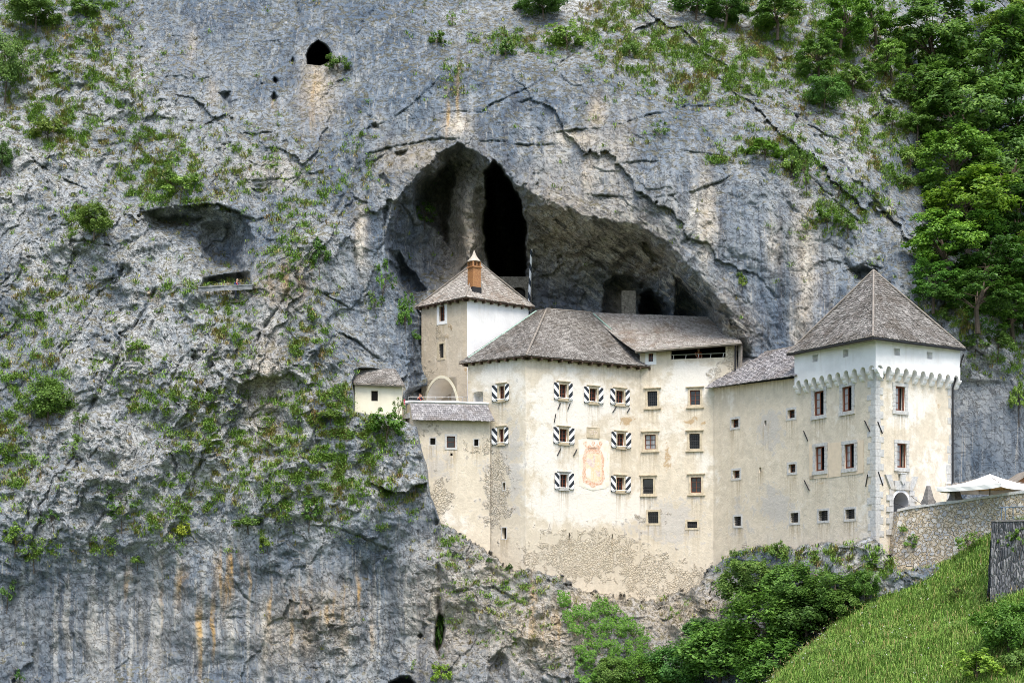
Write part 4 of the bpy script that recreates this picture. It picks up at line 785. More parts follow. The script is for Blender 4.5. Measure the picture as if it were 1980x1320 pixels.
# quoins
qn = MB(); zz = 3.2; k = 0; rq = random.Random(3)
while zz < ZB - .75:
    h = rq.uniform(.36, .52); l1, l2 = (.62, .30) if k % 2 else (.30, .62); l1 += rq.uniform(-.06, .12); l2 += rq.uniform(-.06, .12); o = .03 + rq.uniform(0, .012)
    pa, pb = Vector((*A, 0)) - wa.d * (l1 + .12), Vector((*A, 0)) + wc.d * (l2 + .12); bis = (wa.n + wc.n).normalized() * o * 1.35; c_ = Vector((*A, 0)) + bis; q1, q2 = pa + wa.n * o, pb + wc.n * o; i_ = Vector((*A, 0)) - bis * 3
    lo = [q1, c_, q2, pb - wc.n * .06, i_, pa - wa.n * .06]; n_ = 6
    qn.add([(p.x, p.y, zz + .006) for p in lo] + [(p.x, p.y, zz + h - .006) for p in lo], [tuple(range(5, -1, -1)), tuple(range(6, 12))] + [(i, (i + 1) % 6, 6 + (i + 1) % 6, 6 + i) for i in range(6)])
    zz += h; k += 1
qn.build('quoins', M_STONE, tw)
qn = MB(); zz = 5.5; k = 0
while zz < ZB - .7:
    h = rq.uniform(.4, .8); l = rq.uniform(.25, .6)
    if rq.random() < .75: wc.bx(qn, wc.L - l, wc.L + .02, zz, zz + h - .02, -.05, .02)
    zz += h + rq.uniform(0, .25)
qn.build('quoins', M_STONE, tw)
# white band on arches and corbels
OV = .48
def offset_poly(pts, o):
    r = []; n = len(pts)
    for i in range(n):
        p0, p1, p2 = (Vector(pts[(i + k - 1) % n]) for k in range(3)); d1 = (p1 - p0).normalized(); d2 = (p2 - p1).normalized()
        n1 = Vector((d1.y, -d1.x)); n2 = Vector((d2.y, -d2.x)); b_ = (n1 + n2); b_ = b_ / (b_.length_squared / 2) * o; r.append((p1.x + b_.x, p1.y + b_.y))
    return r
B2, A2, C2, D2 = offset_poly([B, A, C, Dc], OV)
bandL, bandR = Wall(B2, A2), Wall(A2, C2)
for w_, lst in ((bandL, [(1571, 1581.5, 685, 699), (1630, 1640.5, 675, 690)]), (bandR, [(1728, 1740, 673, 687), (1792, 1803, 680, 694)])):
    for a in lst: o = w_.rect(*a); w_.open.append((*o, .42)); backing(w_, tw, *o, -.41, M_WHITE).name = 'loophole'
ZA = ZB + .06
def zband(w_):
    return build_wall(w_, ZA, ZT + .02, M_WHITE, tw, name='white_band', rough=.01)
zband(bandL); zband(bandR); plainwall([C2, D2, B2], ZA, ZT + .02, M_WHITE, tw, 'white_band')
na = 10; RA = .27
for w_, back_ in ((bandL, wa), (bandR, wc)):
    mbb = MB(); pitch = w_.L / na
    for i in range(na):
        c0 = pitch * (i + .5); K = 10; lo, hi = pitch * i, pitch * (i + 1); zb_ = ZA - RA - .10
        rr = RA if i not in ((na - 1) if w_ is bandL else 0,) else RA * 1.1
        arc = [(c0 - rr * math.cos(math.pi * k / K), zb_ + (ZA - .06 - zb_) * math.sin(math.pi * k / K)) for k in range(K + 1)]
        out = [(lo, zb_)] + arc + [(hi, zb_)]
        front = [w_.pt(u_, z_, 0) for u_, z_ in out]; rear = [w_.pt(u_, z_, -OV - .02) for u_, z_ in out]; m = len(out)
        topv = [w_.pt(u_, ZA, 0) for u_, _ in out]
        mbb.add(front + topv + rear, [(j, j + 1, m + j + 1, m + j) for j in range(m - 1)] + [(j, 2 * m + j, 2 * m + j + 1, j + 1) for j in range(m - 1)])
    mbb.build('arcade', M_WHITE, tw)
    for i in range(na + 1):
        c0 = pitch * i; hw = (pitch - 2 * RA) / 2 * .95; 
        if w_ is bandR and i == 0: continue
        cb = MB(); prof = [(0, ZA - RA - .09), (0, ZA - RA - .16), (-.06, ZA - RA - .30), (-.16, ZA - RA - .36), (-.20, ZA - RA - .40), (-.22, ZA - RA - .52), (-.32, ZA - RA - .66), (-.42, ZA - RA - .70), (-OV - .02, ZA - RA - .72), (-OV - .02, ZA - RA - .09)]
        n_ = len(prof); s0 = [w_.pt(c0 - hw, z_, d_) for d_, z_ in prof]; s1 = [w_.pt(c0 + hw, z_, d_) for d_, z_ in prof]
        cb.add(s0 + s1, [tuple(range(n_ - 1, -1, -1)), tuple(range(n_, 2 * n_))] + [(j, j + 1, n_ + j + 1, n_ + j) for j in range(n_ - 1)]); cb.build('corbel', M_WHITE, tw)
# pyramid roof
e_ = offset_poly([B, A, C, Dc], OV + .72); ZR = ZT - .02; cen = ((A[0] + Dc[0]) / 2, (A[1] + Dc[1]) / 2); AP = P(1689, 522, cen[1])
ev = [P(1522, 683, e_[0][1]), P(1688, 650, e_[1][1]), P(1866, 673, e_[2][1]), (e_[3][0], e_[3][1], ZR)]
rf = MB()
for i in range(4): shingles(rf, ev[i], ev[(i + 1) % 4], AP, AP, .24, .19, .05, seed=20 + i, sag=.12)
roof = rf.build('roof', M_SH_A, tw)
b = MB(); [cap_line(b, ev[i], AP, .075) for i in range(3)]; b.build('ridge_cap', M_LWOOD, roof)
b = MB(); [b.tube([Vector(ev[i]) - Vector((0, 0, .13)), Vector(ev[i + 1]) - Vector((0, 0, .13))], .08, 6) for i in range(2)]; b.build('gutter', M_IRON, roof)
b = MB(); slab(b, [(v[0], v[1], v[2] - .05) for v in ev], .05); b.build('soffit', M_LWOOD, roof)
b = MB(); b.tube([(C[0] + .1, C[1] - .1, 4), (C[0] + .1, C[1] - .1, ZA - .9), (C2[0] + .25, C2[1], ZT - .3)], .06, 6); b.build('downpipe', M_IRON, tw)
anchors(tw, wa, [(1555,833,1563,852),(1556,928,1566,948),(1673,813,1683,834),(1679,917,1675,940)]); anchors(tw, wc, [(1696,815,1705,838),(1697,912,1706,938),(1709,720,1707,731),(1826,722,1830,736)])
# repaired patch of tan render round the two middle windows
M_TAN = plain('tan render patch', (.66, .55, .41), .9, .08, 3, .01)

# ================================================================== the connecting wing
W0, W1 = XY(1380, 115.4), XY(1556, 106.9)
wg = empty('connecting_wing', (W1[0], W1[1], 3), 'plain cream wing with small square windows between the gallery block and corner tower', 'castle building')
ww = Wall(W0, W1)
for a in [(1414.5,1428.5,810,826,'small'),(1523,1537,792,808,'small'),(1417,1430.5,909,924,'small'),(1525,1538.5,897,913,'small'),(1420,1433,998,1016,'smallgrille'),(1529,1544,991,1010,'smallgrille')]: window(wg, ww, *a)
for (x, y) in ((1480, 818), (1470, 908)):
    o = ww.rect(x - 2, x + 2, y - 5, y + 5); ww.open.append((*o, .3)); backing(ww, wg, *o, -.28, M_DARK).name = 'slit'
zw = lambda u: ww.z(1380, 750) + (ww.z(1553, 729) - ww.z(1380, 750)) * u / ww.L
build_wall(ww, 0.5, zw, M_PL, wg, seed=6); plainwall([W1, (W1[0] + 3, W1[1] + 5), (W0[0] + 3, W0[1] + 6), W0], 5, 16.0, M_PL, wg)
rf = MB(); shingles(rf, P(1364, 750.5, 115.2), P(1541, 725.5, 106.7), P(1546, 668, 112.0), P(1428, 690, 117.2), .24, .18, .045, seed=31); roof = rf.build('roof', M_SH_C, wg)
b = MB(); cap_line(b, P(1428, 690, 117.2), P(1546, 668, 112.0), .06); b.build('ridge_cap', M_LWOOD, roof)

# ================================================================== the rear tower with the brick chimney
G0, G1, G2 = XY(815, 120), XY(903, 117), XY(1022, 120.5); G3 = (G0[0] + G2[0] - G1[0], G0[1] + G2[1] - G1[1])
gt = empty('rear_tower', (G1[0], G1[1], 14), 'narrow castle tower with one brown stained face, one white face and bleached roof', 'castle tower')
w0, w1_ = Wall(G0, G1), Wall(G1, G2)
window(gt, w0, 849.5, 860, 592, 621, 'white'); window(gt, w0, 849, 858, 664.5, 692, 'smallgrille', sm=M_SAND)
u0, u1, z0, z1 = w0.rect(821, 884, 731, 790); w0.open.append((u0, u1, 14.2, w0.z(852, 731), 2.8, 15.0)); ARCH = (u0, u1)
ZG = w0.z(903, 576)
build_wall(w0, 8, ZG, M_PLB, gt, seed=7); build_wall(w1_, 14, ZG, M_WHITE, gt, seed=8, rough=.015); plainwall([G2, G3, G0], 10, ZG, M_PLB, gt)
arch_lining(w0, w0.open[-1], 2.8, M_WHITE, gt, name='arch_niche')
a_ = MB(); K = 18; um, ru, zs0, rz = (u0 + u1) / 2, (u1 - u0) / 2, 15.0, w0.z(852, 731) - 15.0
for k in range(K):
    a0, a1 = math.pi * k / K, math.pi * (k + 1) / K; q = [(um - (ru + e) * math.cos(a), zs0 + (rz + e) * math.sin(a)) for a, e in ((a0, .0), (a1, .0), (a1, .22), (a0, .22))]
    a_.box8([w0.pt(*p, .03) for p in q] + [w0.pt(*p, -.05) for p in q])
a_.build('arch_ring', M_CREAM, gt)
b = MB(); c0 = um - ru * .35                       # white vault rib inside the arch
b.tube([w0.pt(c0 - .1, 14.2, -2.6), w0.pt(c0, 16, -2.55), w0.pt(um - .1, 17.4, -2.5), w0.pt(um + .5, 18.0, -2.4)], .05, 6); b.build('vault_rib', M_STONE, gt)
e_ = offset_poly([G0, G1, G2, G3], .5); AP = P(922, 503, (G0[1] + G2[1]) / 2 + .2); ev = [P(803, 594, e_[0][1]), P(901, 573, e_[1][1]), P(1034, 593, e_[2][1]), (e_[3][0], e_[3][1], ZG + .05)]
rf = MB()
for i in range(4): shingles(rf, ev[i], ev[(i + 1) % 4], AP, AP, .22, .17, seed=40 + i, sag=.1)
roof = rf.build('roof', M_SH_B, gt)
b = MB(); [cap_line(b, ev[i], AP, .06) for i in range(3)]; b.build('ridge_cap', M_LWOOD, roof)
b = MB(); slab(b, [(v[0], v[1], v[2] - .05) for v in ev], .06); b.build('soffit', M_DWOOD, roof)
rafters(roof, ev[0], ev[1], 7, -w0.n, M_DWOOD, .1, .45); rafters(roof, ev[1], ev[2], 9, -w1_.n, M_DWOOD, .1, .45)
t = NT('orange brick', .9, .15); tc = t.n('ShaderNodeTexBrick'); t.set(tc.inputs['Vector'], t.rot(t.pos, (math.radians(90), 0, .5))); tc.inputs['Scale'].default_value = 6
tc.inputs['Color1'].default_value = (.50, .24, .09, 1); tc.inputs['Color2'].default_value = (.36, .15, .06, 1); tc.inputs['Mortar'].default_value = (.42, .33, .22, 1); tc.inputs['Mortar Size'].default_value = .02
M_BRICK = t.out(tc.outputs[0], t.bump(tc.outputs[1], -.02))
rzc = math.atan2(w1_.d.y, w1_.d.x); cc = P(917, 540, 117.9); zc0 = cc[2]
ch = MB(); ch.box((cc[0], cc[1], zc0 - .1), (.78, .78, 2.0), rzc); ch.box((cc[0], cc[1], zc0 + .95), (.92, .92, .12), rzc); chim = ch.build('chimney', M_BRICK, roof)
ch = MB(); ch.box((cc[0], cc[1], zc0 - .95), (.86, .86, .5), rzc); ch.build('lead_flashing', M_IRON, chim)
b = MB(); co, si = math.cos(rzc), math.sin(rzc)
for i in range(-1, 2):
    for j in range(-1, 2):
        if i or j: x, y = i * .33, j * .33; b.box((cc[0] + x * co - y * si, cc[1] + x * si + y * co, zc0 + 1.2), (.13, .13, .42), rzc)
b.build('chimney_arcade', M_BRICK, chim)
b = MB(); rings = []
for (h, r_) in ((1.41, .54), (1.46, .52), (1.68, .33), (1.92, .18), (2.15, .09), (2.36, .02)):
    rings.append([(cc[0] + r_ * math.cos(rzc + k * math.pi / 4 + math.pi / 8) * 1.08, cc[1] + r_ * math.sin(rzc + k * math.pi / 4 + math.pi / 8) * 1.08, zc0 + h) for k in range(8)])
b.add([v for r_ in rings for v in r_], [(i * 8 + k, i * 8 + (k + 1) % 8, (i + 1) * 8 + (k + 1) % 8, (i + 1) * 8 + k) for i in range(5) for k in range(8)] + [tuple(range(7, -1, -1)), tuple(range(40, 48))])
b.build('chimney_cap', plain('chimney cap mortar', (.42, .38, .32), .9, .2, 5), chim)
# tan render patch on the corner tower (two pieces with openings between them are left out round the windows)
for pts in ([(1565,859),(1574,858),(1574,925),(1566,926)], [(1601.5,857),(1628,854),(1628,920),(1603,923)], [(1659,851),(1670,850),(1670,914),(1660,915)], [(1566,919.5),(1601,915.5),(1601,922.5),(1566,926)], [(1628.5,913.5),(1659.5,910.5),(1659.5,916),(1628.5,919.5)]):
    flat(wa, pts, .028, .012).build('render_patch', M_TAN, tw)

# ================================================================== low terrace block with the shingled parapet
Q0, Q1 = XY(796, 112.5), XY(948, 112.75)
tb = empty('terrace_block', (Q0[0], Q0[1], 4), 'low stained wall block with three small windows under a skirt of wooden shingles', 'castle building')
wq = Wall(Q0, Q1)
window(tb, wq, 832, 842, 846.5, 859, 'hole'); window(tb, wq, 864, 880, 843, 865, 'small', sm=M_STONE); window(tb, wq, 917, 925, 849, 861.5, 'hole')
for (x, y) in ((873, 878), (829, 997)):
    o = wq.rect(x - 2.2, x + 2.2, y - 2.5, y + 2.5) if y < 900 else wq.rect(826, 836, 988, 1008); wq.open.append((*o, .4)); backing(wq, tb, *o, -.38, M_DARK).name = 'drain_hole'
ZQ = wq.z(870, 800)
build_wall(wq, 2, ZQ, M_PL, tb, seed=9)
wqs = Wall(XY(786, 114.6), Q0); build_wall(wqs, 8, 15.0, M_PL, tb, seed=10)
rf = MB(); qs = [P(797, 811, 111.9), P(957, 813.5, 112.1), P(943, 783, 112.75), P(793, 779.5, 112.55)]; shingles(rf, *qs, .19, .15, .03, seed=50)
roof = rf.build('shingle_skirt', M_SH_C, tb)
b = MB(); q = P(784, 778, 113.0); b.tube([q, P(792, 776.5, 112.7), P(870, 777.5, 112.75), P(945, 780.5, 112.85)], .11, 4); b.build('coping', M_WHITE, tb)
b = MB(); slab(b, [P(791, 780, 113.2), P(945, 780, 113.2), P(1000, 780, 117.5), P(905, 780, 119.5), P(815, 780, 120.5), P(768, 780, 120), P(768, 780, 114.9)], .5)
zf = 14.25; b.v = [(v[0], v[1], zf if i % 14 < 7 else zf - .4) for i, v in enumerate(b.v)]; b.build('terrace_floor', M_STONE, tb)
rl = empty('metal_railing', P(868, 777, 115.6), 'thin grey metal railing on the terrace in front of the white arch', 'railing')
y_ = 115.6; pts = [(x, y_, 15.82) for x in np.linspace(XY(790, y_)[0], XY(946, y_)[0], 7)]
b = MB(); b.tube(pts, .02, 5); b.tube([(p[0], p[1], 15.35) for p in pts], .012, 5); b.build('rail', M_STEEL, rl)
for p in pts: b = MB(); b.tube([(p[0], p[1], zf), p], .018, 5); b.build('post', M_STEEL, rl)
# lamp under the arch
lp = empty('lamp', w0.pt(w0.u(868), zf, -1.4), 'small lit lamp on a black post under the white arch', 'lamp')
lc = Vector(lp.location); b = MB(); b.tube([lc, lc + Vector((0, 0, 1.85))], .03, 6); b.tube([lc + Vector((0, 0, 1.83)), lc + Vector((0, 0, 1.92))], [.10, .14], 8); b.build('lamp_post', M_IRON, lp)
t = NT('lit lamp shade', .6); t.b.inputs['Emission Color'].default_value = (1, .62, .22, 1); t.b.inputs['Emission Strength'].default_value = 2.2; M_LAMP = t.out((.8, .6, .35))
b = MB(); b.tube([lc + Vector((0, 0, 1.92)), lc + Vector((0, 0, 2.32))], [.19, .13], 10); b.build('lamp_shade', M_LAMP, lp)
pl_ = bpy.data.lights.new('lamp_bulb', 'POINT'); pl_.energy = 3; pl_.color = (1, .66, .3); pl_.shadow_soft_size = .1; po = bpy.data.objects.new('lamp_bulb', pl_); COL.objects.link(po); po.parent = lp; po.location = (0, -.25, 2.15)

# ================================================================== the small outbuilding on the rock
S0, S1, S2 = XY(678, 115.2), XY(686, 112.9), XY(777, 113.2)
sh_ = empty('outbuilding', (S1[0], S1[1], 12), 'tiny pale cream outbuilding with a grey shingled roof perched on the rocks', 'outbuilding')
ws, ws2 = Wall(S1, S2), Wall(S0, S1)
o = ws.rect(718, 730.5, 755, 775); ws.open.append((*o, .35)); backing(ws, sh_, *o, -.33, M_DARK).name = 'window'
zS = ws.z(730, 743)
build_wall(ws, 9, zS, M_CREAM, sh_, seed=11, rough=.03); build_wall(ws2, 9, zS, M_CREAM, sh_, seed=12); plainwall([S2, (S2[0], S2[1] + 4), (S0[0], S0[1] + 3), S0], 10, zS, M_CREAM, sh_)
b = MB(); u_ = ws.u(737); ws.bx(b, u_, ws.L + .02, 9.2, zS, -.05, .05); b.build('pier', M_CREAM, sh_)
rf = MB(); shingles(rf, P(684, 740, 112.5), P(783, 744, 112.7), P(764, 712, 115.4), P(690, 711, 115.2), .22, .17, seed=60); shingles(rf, P(674, 727, 115.6), P(684, 740, 112.5), P(690, 711, 115.2), P(690, 711, 115.2), .22, .17, seed=61)
roof = rf.build('roof', M_SH_A, sh_)
b = MB(); p, q = Vector(P(685, 742, 112.55)), Vector(P(782, 746, 112.75)); b.tube([p, q], .09, 4); b.build('eave_board', M_LWOOD, roof)
b = MB(); slab(b, [(v[0], v[1], v[2] - .08) for v in (P(684, 740, 112.5), P(783, 744, 112.7), (S2[0], S2[1] + 1, zS + .3), (S0[0], S0[1], zS + .3))], .04); b.build('soffit', M_LWOOD, roof)

# ================================================================== ruin walls in the caves
def rubble_wall(name, label, p0, p1, y0, y1, Y, mat, arch=None):
    a, c = XY(p0, Y), XY(p1, Y); w = Wall(a, c); o = empty(name, (*a, (HY - y1) * Y / F), label, 'wall')
    if arch: q = w.rect(*arch); w.open.append((*q, .5, q[3] - (q[1] - q[0]) * .35)); backing(w, o, *q, -.45, M_DARK).name = 'arch_recess'
    build_wall(w, (HY - y1) * Y / F, (HY - y0) * Y / F, mat, o, seed=int(p0), rough=.25, cell=.2)
    b = MB(); w.bx(b, 0, w.L, (HY - y1) * Y / F, (HY - y0) * Y / F - .05, -1.0, -.02 if not arch else -.5); b.build('core', mat, o); return o
t = NT('dark old masonry', .95, .1); n = t.noise(t.pos, 3, 6, .7); ve = t.voro(t.pos, 3.0, 'DISTANCE_TO_EDGE')
M_OLDM = t.out(t.mix(t.mr(ve, .05, 0), t.ramp(n, (.3, (.12, .11, .09)), (.6, (.25, .23, .19)), (.8, (.34, .31, .26))), (.07, .06, .05)), t.bump(n, .1))
rubble_wall('ruin_wall', 'dark ruined masonry wall with a blind arch inside the big cave mouth', 962, 1028, 535, 610, 126.5, M_OLDM, (990, 1016, 555, 600))
rubble_wall('ruin_pillar', 'broken masonry pier standing in the smaller cave above the gallery roof', 1202, 1229, 562, 640, 122.9, M_OLDM)
# striped flagpole
fpx = XY(1021, 124.5); fp = empty('flagpole', (fpx[0], fpx[1], 23.5), 'tall striped black and white pole rising before the dark cave', 'flagpole')
t = NT('spiral stripes', .5, .3); sp = t.sepn(t.pos); k = t.m2('FRACT', t.m2('ADD', t.m2('MULTIPLY', sp[2], .72), t.m2('MULTIPLY', sp[0], 1.6))); M_POLE = t.out(t.mix(t.m2('GREATER_THAN', k, .58), (.84, .84, .84), (.03, .04, .055)))
zt = (HY - 434) * 124.5 / F; b = MB(); b.tube([(fpx[0] + .02 * i, fpx[1], 23.5 + (zt - 23.5) * i / 20) for i in range(21)], [.125 - .03 * i / 20 for i in range(21)], 8); b.build('pole', M_POLE, fp)
b = MB(); b.tube([(fpx[0] + .4, fpx[1], zt), (fpx[0] + .4, fpx[1], zt + .15)], [.08, .03], 8); b.build('finial', M_WPAINT, fp)

# ================================================================== walkway in the left recess
py_, Yk = 554, 116.0
yl = float(np.min(cliffY(np.linspace(380, 420, 9)[None, :], np.linspace(558, 577, 6)[:, None]))); yr = float(np.min(cliffY(np.linspace(450, 490, 9)[None, :], np.linspace(558, 577, 6)[:, None])))
wk = Wall(XY(383, yl - .15), XY(488, yr - .15)); pw = empty('walkway_wall', (*XY(383, yl), 23), 'low grey stone parapet of the ledge walkway in the cliff recess', 'wall')
M_GREYW = plain('grey ledge masonry', (.20, .21, .22), .95, .35, 5, .06)
build_wall(wk, wk.z(430, 562), wk.z(430, 553), M_GREYW, pw, seed=13, rough=.12, cell=.2)
b = MB(); wk.bx(b, 0, wk.L, wk.z(430, 554), wk.z(430, 552), -.35, .05); b.build('coping', M_GREYW, pw)
zp = wk.z(430, 541) - 1.55
b = MB(); slab(b, [wk.pt(.2, zp, -.55), wk.pt(wk.L - .2, zp, -.55), wk.pt(wk.L - .2, zp, -4), wk.pt(.2, zp, -4)], .12); tag(b.build('path', M_OLDM), kind='structure')

# ================================================================== approach: rubble retaining wall, terrace, obelisks, parasol, hut, slate wall
t = NT('rubble retaining wall', .95, .15); vp = t.mix(.4, t.pos, t.noise(t.pos, 3.2, 3)); vp = t.scale(vp, (1, 1, 1.25))
vn = t.n('ShaderNodeTexVoronoi', feature='F1'); t.set(vn.inputs['Vector'], vp); vn.inputs['Scale'].default_value = 4.4; sep = t.n('ShaderNodeSeparateColor'); t.set(sep.inputs[0], vn.outputs['Color']); ve = t.voro(vp, 4.4, 'DISTANCE_TO_EDGE'); n = t.noise(t.pos, 6, 5, .7)
mort = t.mix(t.mr(n, .35, .65), (.56, .475, .34), (.43, .355, .24)); st = t.ramp(sep.outputs[0], (0, (.30, .30, .30)), (.4, (.44, .44, .43)), (.7, (.55, .53, .48)), (1, (.42, .36, .26)))
st = t.mix(t.m2('MULTIPLY', t.mr(n, .55, .7), .6), st, (.2, .19, .17)); M_RUB = t.out(t.mix(t.m2('MAXIMUM', t.mr(ve, .13, .05), t.mr(t.noise(t.pos, 1.1, 5, .7), .50, .62, 0, .8)), st, mort), t.bump(n, .05, .7, t.bump(t.mr(ve, .02, .16), .14)))
RT = [(1736, 988, 100.3), (1752, 984, 100.0), (1800, 977, 98.8), (1850, 971, 97.4), (1900, 963, 95.9), (1950, 956, 94.4), (1990, 951, 93.2), (2200, 925, 88)]
rw = empty('retaining_wall', P(1733, 1100, 100.3), 'pale rubble retaining wall topped with coping between the gate and grass slope', 'wall')
V = []; nh = 26; xs = []
for i, (a, c) in enumerate(zip(RT[:-1], RT[1:])):
    m = max(2, int(abs(XY(c[0], c[2])[0] - XY(a[0], a[2])[0]) / .25)); xs += [tuple(a[k] + (c[k] - a[k]) * j / m for k in range(3)) for j in range(m)]
xs.append(RT[-1]); nn = len(xs); Vg = np.zeros((nh, nn, 3))
for i, (x, y, Yd) in enumerate(xs):
    p = P(x, y, Yd)
    for j in range(nh): z = p[2] + (-1.5 - p[2]) * j / (nh - 1); Vg[j, i] = (p[0], p[1], z)
batter = (Vg[0:1, :, 2] - Vg[:, :, 2]) * .10; nzz = fbm(Vg[:, :, 0] / .5, Vg[:, :, 2] / .5, 90, 3) * .12 + fbm(Vg[:, :, 0] / 3, Vg[:, :, 2] / 3, 91, 2) * .25
Vg[:, :, 1] -= batter + nzz * np.minimum(1, np.arange(nh)[:, None] / 2); Vg[:, :, 0] -= (Vg[0:1, :, 2] - Vg[:, :, 2]) * .13 * np.exp(-np.arange(nn) / 6.0)[None, :]; Vg[0, :, 2] += fbm(Vg[0, :, 0] / .6, Vg[0, :, 1], 92, 3) * .18
I = np.arange(nh * nn).reshape(nh, nn); Q = np.stack([I[:-1, :-1], I[1:, :-1], I[1:, 1:], I[:-1, 1:]], -1).reshape(-1, 4)
link('wall', npmesh('wall', Vg.reshape(-1, 3) - np.array(rw.location), Q), M_RUB, rw)
b = MB(); p0 = Vector(P(*RT[0])); b.add([p0, (p0.x - .13 * (p0.z + 1), p0.y - .1 * (p0.z + 1), -1), (p0.x - .13 * (p0.z + 1) - .3, p0.y + 2.5, -1), (p0.x - .4, p0.y + 2.5, p0.z)], [(3, 2, 1, 0)]); b.build('end_wall', M_RUB, rw)
b = MB(); r = random.Random(5)
for a, c in zip(xs[:-1:2], xs[2::2]):
    pa, pc = Vector(P(*a)), Vector(P(*c)); d = (pc - pa).normalized(); n_ = Vector((d.y, -d.x, 0)).normalized(); h = .10 + r.uniform(0, .07)
    q = [pa + n_ * (.07 + r.uniform(0, .05)), pc - d * .02 + n_ * .08, pc - d * .02 - n_ * .45, pa - n_ * .45]; b.box8([(v.x, v.y, v.z - .03) for v in q] + [(v.x, v.y, v.z + h) for v in q])
b.build('coping', M_STONE, rw)
b = MB(); b.add([tuple(Vector(P(*v)) + Vector((.1, .4, -.75))) for v in RT] + [(x + 6, 118, 5.2) for x in (40, 26)], [tuple(range(len(RT) + 2))]); tag(b.build('path', M_STONE), kind='structure')
M_OBE = plain('dark weathered stone', (.19, .18, .17), .95, .45, 5, .04)
def obelisk(px, y0, y1, Y, w, label):
    p = Vector(P(px, y1, Y)); h = (y1 - y0) * Y / F; o = empty('obelisk', p, label, 'obelisk', 'stone obelisks on the approach wall'); e = math.radians(25)
    b = MB(); b.box(p + Vector((0, 0, .08)), (w * 1.3, w * 1.3, .42), e); b.box(p + Vector((0, 0, .33)), (w * 1.12, w * 1.12, .12), e); b.build('plinth', M_OBE, o)
    b = MB(); co, si = math.cos(e), math.sin(e); q = []
    for z, r_ in ((.39, w / 2), (h, w * .17)): q += [(p.x + (x * co - y * si) * r_, p.y + (x * si + y * co) * r_, p.z + z) for x, y in ((-1, -1), (1, -1), (1, 1), (-1, 1))]
    b.box8(q); b.build('shaft', M_OBE, o)
obelisk(1795, 939, 976, 99.4, .55, 'dark stone obelisk on the wall just beside the arched gate'); obelisk(1847, 932, 974, 98.2, .62, 'dark stone obelisk half hidden under the white parasol edge')
# parasol
ap = P(1914, 916, 97.0); um_ = empty('patio_parasol', (ap[0], ap[1], 4.9), 'big square white patio parasol with a hanging valance above the approach wall', 'parasol')
t = NT('parasol canvas', .85, .2); n = t.noise(t.pos, 2, 4); M_CANV = t.out(t.mix(n, (.82, .81, .78), (.76, .75, .70)))
t = NT('parasol lining', .9, .1); n = t.noise(t.pos, 9, 4, .6); M_LIN = t.out(t.mix(t.mr(n, .48, .56), (.55, .38, .14), (.22, .13, .04)))
hw = 2.45; ea = math.radians(38); zc_ = P(1836, 941, 97)[2]; cor = [(ap[0] + hw * 1.414 * math.cos(ea + math.pi * (2 * k + 1) / 4 + math.pi), ap[1] + hw * 1.414 * math.sin(ea + math.pi * (2 * k + 1) / 4 + math.pi)) for k in range(4)]
b = MB(); lin = MB(); val = MB(); N_ = 8
for k in range(4):
    a, c = cor[k], cor[(k + 1) % 4]; lo = []
    for i in range(N_ + 1):
        f = i / N_; x, y = a[0] + (c[0] - a[0]) * f, a[1] + (c[1] - a[1]) * f; sg = .10 * math.sin(math.pi * f); lo.append(Vector((x, y, zc_ - sg * .5)))
    for i in range(N_):
        rows = []
        for v in (lo[i], lo[i + 1]): rows.append([v * (1 - s__) + Vector(ap) * s__ - Vector((0, 0, .16 * math.sin(math.pi * s__))) for s__ in (0, .25, .5, .75, 1)])
        for j in range(4): b.add([rows[0][j], rows[1][j], rows[1][j + 1], rows[0][j + 1]], [(0, 1, 2, 3)]); lin.add([rows[0][j] - Vector((0, 0, .03)), rows[1][j] - Vector((0, 0, .03)), rows[1][j + 1] - Vector((0, 0, .03)), rows[0][j + 1] - Vector((0, 0, .03))], [(3, 2, 1, 0)])
        w_ = [.0, .03, -.02, .02, -.03, .02, -.02, .03, 0]; cx_, cy_ = ap[0], ap[1]
        def dn(v, k_): return Vector((v.x + (v.x - cx_) * w_[k_] * .4, v.y + (v.y - cy_) * w_[k_] * .4, v.z - (.30 if 0 < k_ < 8 else .24)))
        val.add([lo[i], lo[i + 1], dn(lo[i + 1], i + 1), dn(lo[i], i)], [(0, 3, 2, 1)])
can = b.build('canopy', M_CANV, um_, True); lin.build('lining', M_LIN, can); val.build('valance', M_CANV, can)
b = MB(); b.tube([(ap[0], ap[1], 4.9), (ap[0], ap[1], ap[2] - .1)], .045, 8); b.build('pole', M_LWOOD, um_)
for k in range(4): b = MB(); b.tube([(cor[k][0], cor[k][1], zc_ - .06), (ap[0], ap[1], ap[2] - .12)], .022, 5); b.build('rib', M_LWOOD, um_)
for k, sgn in ((0, 1), (1, 1)):                   # faint unreadable dark print on two valances
    a, c = Vector((*cor[k], zc_)), Vector((*cor[(k + 1) % 4], zc_)); d = (c - a).normalized(); n_ = Vector((d.y, -d.x, 0)); 
